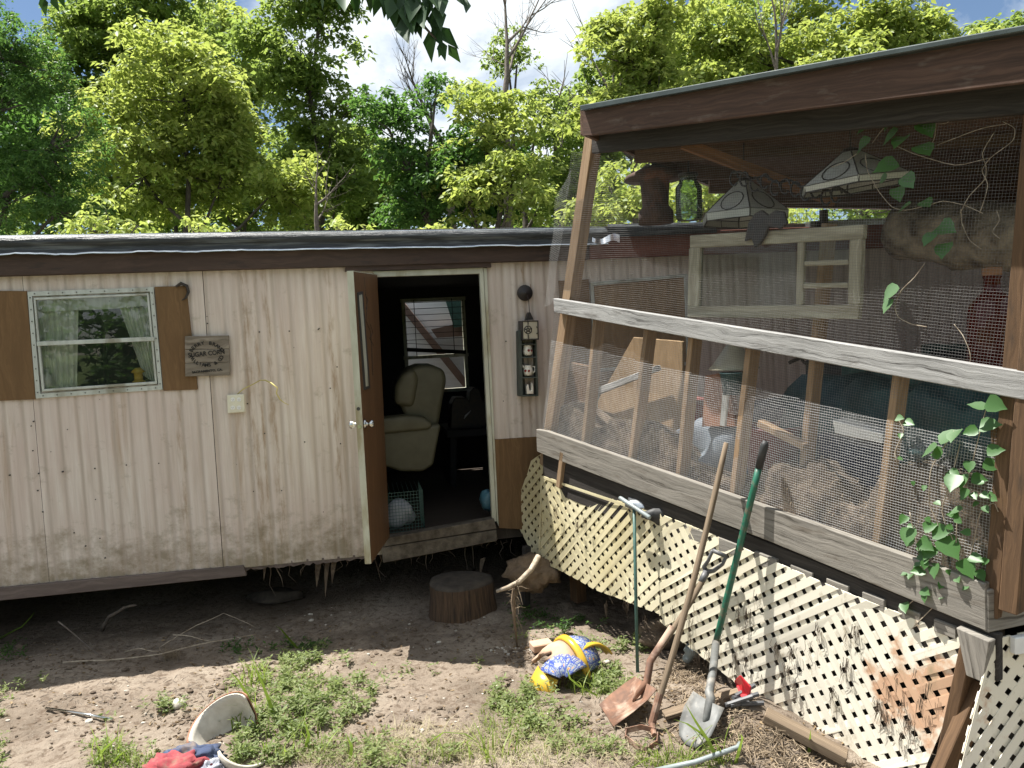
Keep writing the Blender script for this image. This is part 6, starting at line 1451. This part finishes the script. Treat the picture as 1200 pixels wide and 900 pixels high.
def pebbles(name, spots, n, r, m):
    b = MB()
    for i in range(n):
        cx, cy, rx, ry = random.choice(spots); a = random.uniform(0, 6.28); q = random.random()**.5
        p = Gp(cx+rx*q*math.cos(a), cy+ry*q*math.sin(a), 0); s = r*random.lognormvariate(0, .5); blob(b, p, (s, s*random.uniform(.6, 1), s*.7), i, 6, .3)
    return tag(b.build(name, m), kind='stuff')
pebbles('dirt_clods', [(300, 790, 60, 20), (250, 830, 70, 30), (150, 850, 140, 45), (560, 840, 160, 45), (800, 800, 30, 20), (840, 850, 60, 30), (620, 770, 30, 10), (400, 750, 200, 25), (100, 770, 120, 20)], 2200, .008, M['dirt_stuff'])
pebbles('pebbles', [(600, 762, 26, 6), (450, 740, 200, 30), (200, 840, 200, 45), (600, 830, 150, 40)], 220, .007, M['stone'])
# ------------------------------------------------------------------ weeds and grass
lq = []; 
for i in range(1100):
    cx, cy, rx, ry = random.choice([(150, 800, 150, 60), (420, 760, 200, 40), (560, 840, 180, 50), (800, 820, 60, 50), (900, 870, 90, 30), (650, 770, 60, 30), (300, 860, 200, 35)]); a = random.uniform(0, 6.28); q = random.random()**.5
    lq.append(tuple(Gp(cx+rx*q*math.cos(a), cy+ry*q*math.sin(a), .006)))
lq = np.array(lq); dq = rng.normal(size=(len(lq), 3))*np.array([1, 1, .18]); M['litter_leaf'] = leafmat('dead_leaf_litter', (.10, .065, .035), (.30, .22, .13), (.2, .14, .07), .03, .15)
tag(leafcloud('leaf_litter', lq, dq, .014+.022*rng.random(len(lq)), .008+.012*rng.random(len(lq)), M['litter_leaf'], fold=.5), kind='stuff')
def weeds(name, spots, lm, L_=.028, dens=1., h=.06):
    P_ = []; 
    for cx, cy, rx, ry, dn_ in spots:
        n = int(rx*ry*.5*dn_*dens)
        for i in range(n):
            a = random.uniform(0, 6.28); q = random.random()**.6; x = cx+rx*q*math.cos(a); y = cy+ry*q*math.sin(a)
            if mnoise.noise(V((x*.07, y*.14, 3)))+.5*mnoise.noise(V((x*.2, y*.4, 8))) < -.02+.35*q: continue
            p = Gp(x, y); P_.append((p.x, p.y, p.z+random.random()*h))
    p, d = sprays(np.array(P_), 5, L_, dn=-.15)
    o = leafcloud(name, p, d, L_*(.6+.9*rng.random(len(p))), L_*.45*(.7+.6*rng.random(len(p))), M[lm]); return tag(o, kind='stuff')
weeds('weeds', [(360, 775, 55, 14, 1.2), (335, 800, 70, 22, 1.1), (370, 828, 85, 26, 1.1), (330, 850, 80, 22, .9), (415, 805, 40, 12, .8), (610, 825, 48, 30, .9), (640, 850, 60, 25, .6), (708, 800, 42, 20, 1.5), (735, 762, 45, 16, 1.0), (650, 752, 50, 8, .6), (700, 880, 60, 20, .5), (420, 885, 120, 20, .5), (300, 890, 60, 14, .8)], 'leaf_weed', .030, 1.)
weeds('weeds', [(195, 832, 24, 12, .7), (40, 805, 32, 8, .9), (0, 820, 18, 30, .5), (180, 835, 16, 10, .7), (140, 885, 50, 16, .7), (125, 845, 12, 8, .6), (285, 872, 26, 22, 1.), (0, 885, 12, 25, .5), (600, 738, 16, 6, .6), (478, 790, 60, 8, .25), (545, 778, 30, 6, .3)], 'leaf_weed', .026, 1.)
weeds('shade_weeds', [(345, 757, 55, 9, 1.2), (275, 762, 40, 8, .7), (650, 735, 60, 10, .8), (620, 720, 40, 10, .6), (10, 765, 25, 18, .8)], 'leaf_dark', .028, 1.)
def grass(name, spots, n, h, lm, w=.006, lean=.5, seed=0):
    V_ = []; F_ = []; rn = random.Random(seed)
    for i in range(n):
        cx, cy, rx, ry = rn.choice(spots); a = rn.uniform(0, 6.28); q = rn.random()**.5; p = Gp(cx+rx*q*math.cos(a), cy+ry*q*math.sin(a))
        t = rn.uniform(0, 6.28); l = h*rn.uniform(.45, 1.25); ln = lean*rn.uniform(.3, 1.5); d = V((math.cos(t), math.sin(t), 0)); s = V((-d.y, d.x, 0))*w*rn.uniform(.6, 1.3)/2
        b0 = len(V_); K = 5
        for k in range(K+1):
            f = k/K; c = p+V((0, 0, 1))*l*(f-.35*ln*f*f)+d*l*ln*f*f; wk = (1-f**2.2); V_ += [c-s*wk, c+s*wk]
        F_ += [(b0+2*k, b0+2*k+1, b0+2*k+3, b0+2*k+2) for k in range(K)]
    mb = MB(); mb.add(V_, F_); o = mb.build(name, M[lm]); at = o.data.attributes.new('rnd', 'FLOAT', 'FACE'); at.data.foreach_set('value', np.repeat(rng.random(n), 5).astype(np.float32)); return tag(o, kind='stuff')
grass('long_grass', [(300, 800, 20, 12), (290, 850, 40, 20), (345, 880, 40, 20), (130, 890, 30, 10), (560, 888, 60, 12), (680, 800, 30, 20), (820, 890, 50, 10)], 260, .16, 'leaf_grass', .0075, .8, 1)
grass('short_grass', [(340, 820, 90, 35), (450, 885, 120, 18), (620, 870, 80, 30), (700, 800, 40, 20), (160, 895, 60, 10), (600, 840, 40, 30), (800, 895, 60, 10)], 2600, .055, 'leaf_grass', .0035, .9, 2)
grass('dry_grass', [(560, 880, 120, 22), (500, 870, 80, 20), (640, 890, 120, 20), (400, 890, 60, 10)], 1500, .08, 'dry', .0022, 1.7, 3)
def blades(lst):
    V_ = []; F_ = []
    for pts in lst:
        P_ = [D(x, y, z) for x, y, z in pts]; b0 = len(V_); K = len(P_)
        for k, p in enumerate(P_):
            wk = .009*(1-(k/(K-1))**2)+.0006; V_ += [p-V((wk, wk*.3, 0)), p+V((wk, wk*.3, 0))]
        F_ += [(b0+2*k, b0+2*k+1, b0+2*k+3, b0+2*k+2) for k in range(K-1)]
    mb = MB(); mb.add(V_, F_); o = mb.build('grass_blades', M['leaf_grass']); return tag(o, kind='stuff')
def gb(x0_, y0_, *rest):
    z = Gp(x0_, y0_).y; return [(x0_, y0_, z)]+[(x, y, z-.03*i) for i, (x, y) in enumerate(rest)]
blades([gb(349, 760, (338, 748), (330, 738), (323, 733)), gb(300, 845, (290, 815), (280, 798), (268, 785)), gb(322, 842, (315, 820), (305, 795), (296, 776)), gb(248, 850, (243, 838), (255, 822), (276, 812), (282, 812)), gb(112, 896, (120, 880), (135, 866), (152, 858)), gb(128, 898, (140, 885), (150, 878)), gb(862, 895, (866, 880), (870, 865), (868, 860)), gb(842, 892, (830, 868), (815, 845), (804, 826)), gb(835, 872, (820, 858), (805, 848), (790, 843)), gb(740, 900, (760, 888), (785, 880), (800, 884)), gb(800, 897, (812, 888), (830, 886), (842, 893)), gb(948, 885, (949, 870), (950, 855)), gb(500, 872, (520, 858), (545, 860), (560, 870)), gb(690, 800, (672, 785), (660, 778), (652, 782)), gb(700, 815, (680, 805), (668, 795), (664, 782)), gb(355, 885, (362, 862), (356, 842)), gb(410, 893, (412, 875), (406, 860))])
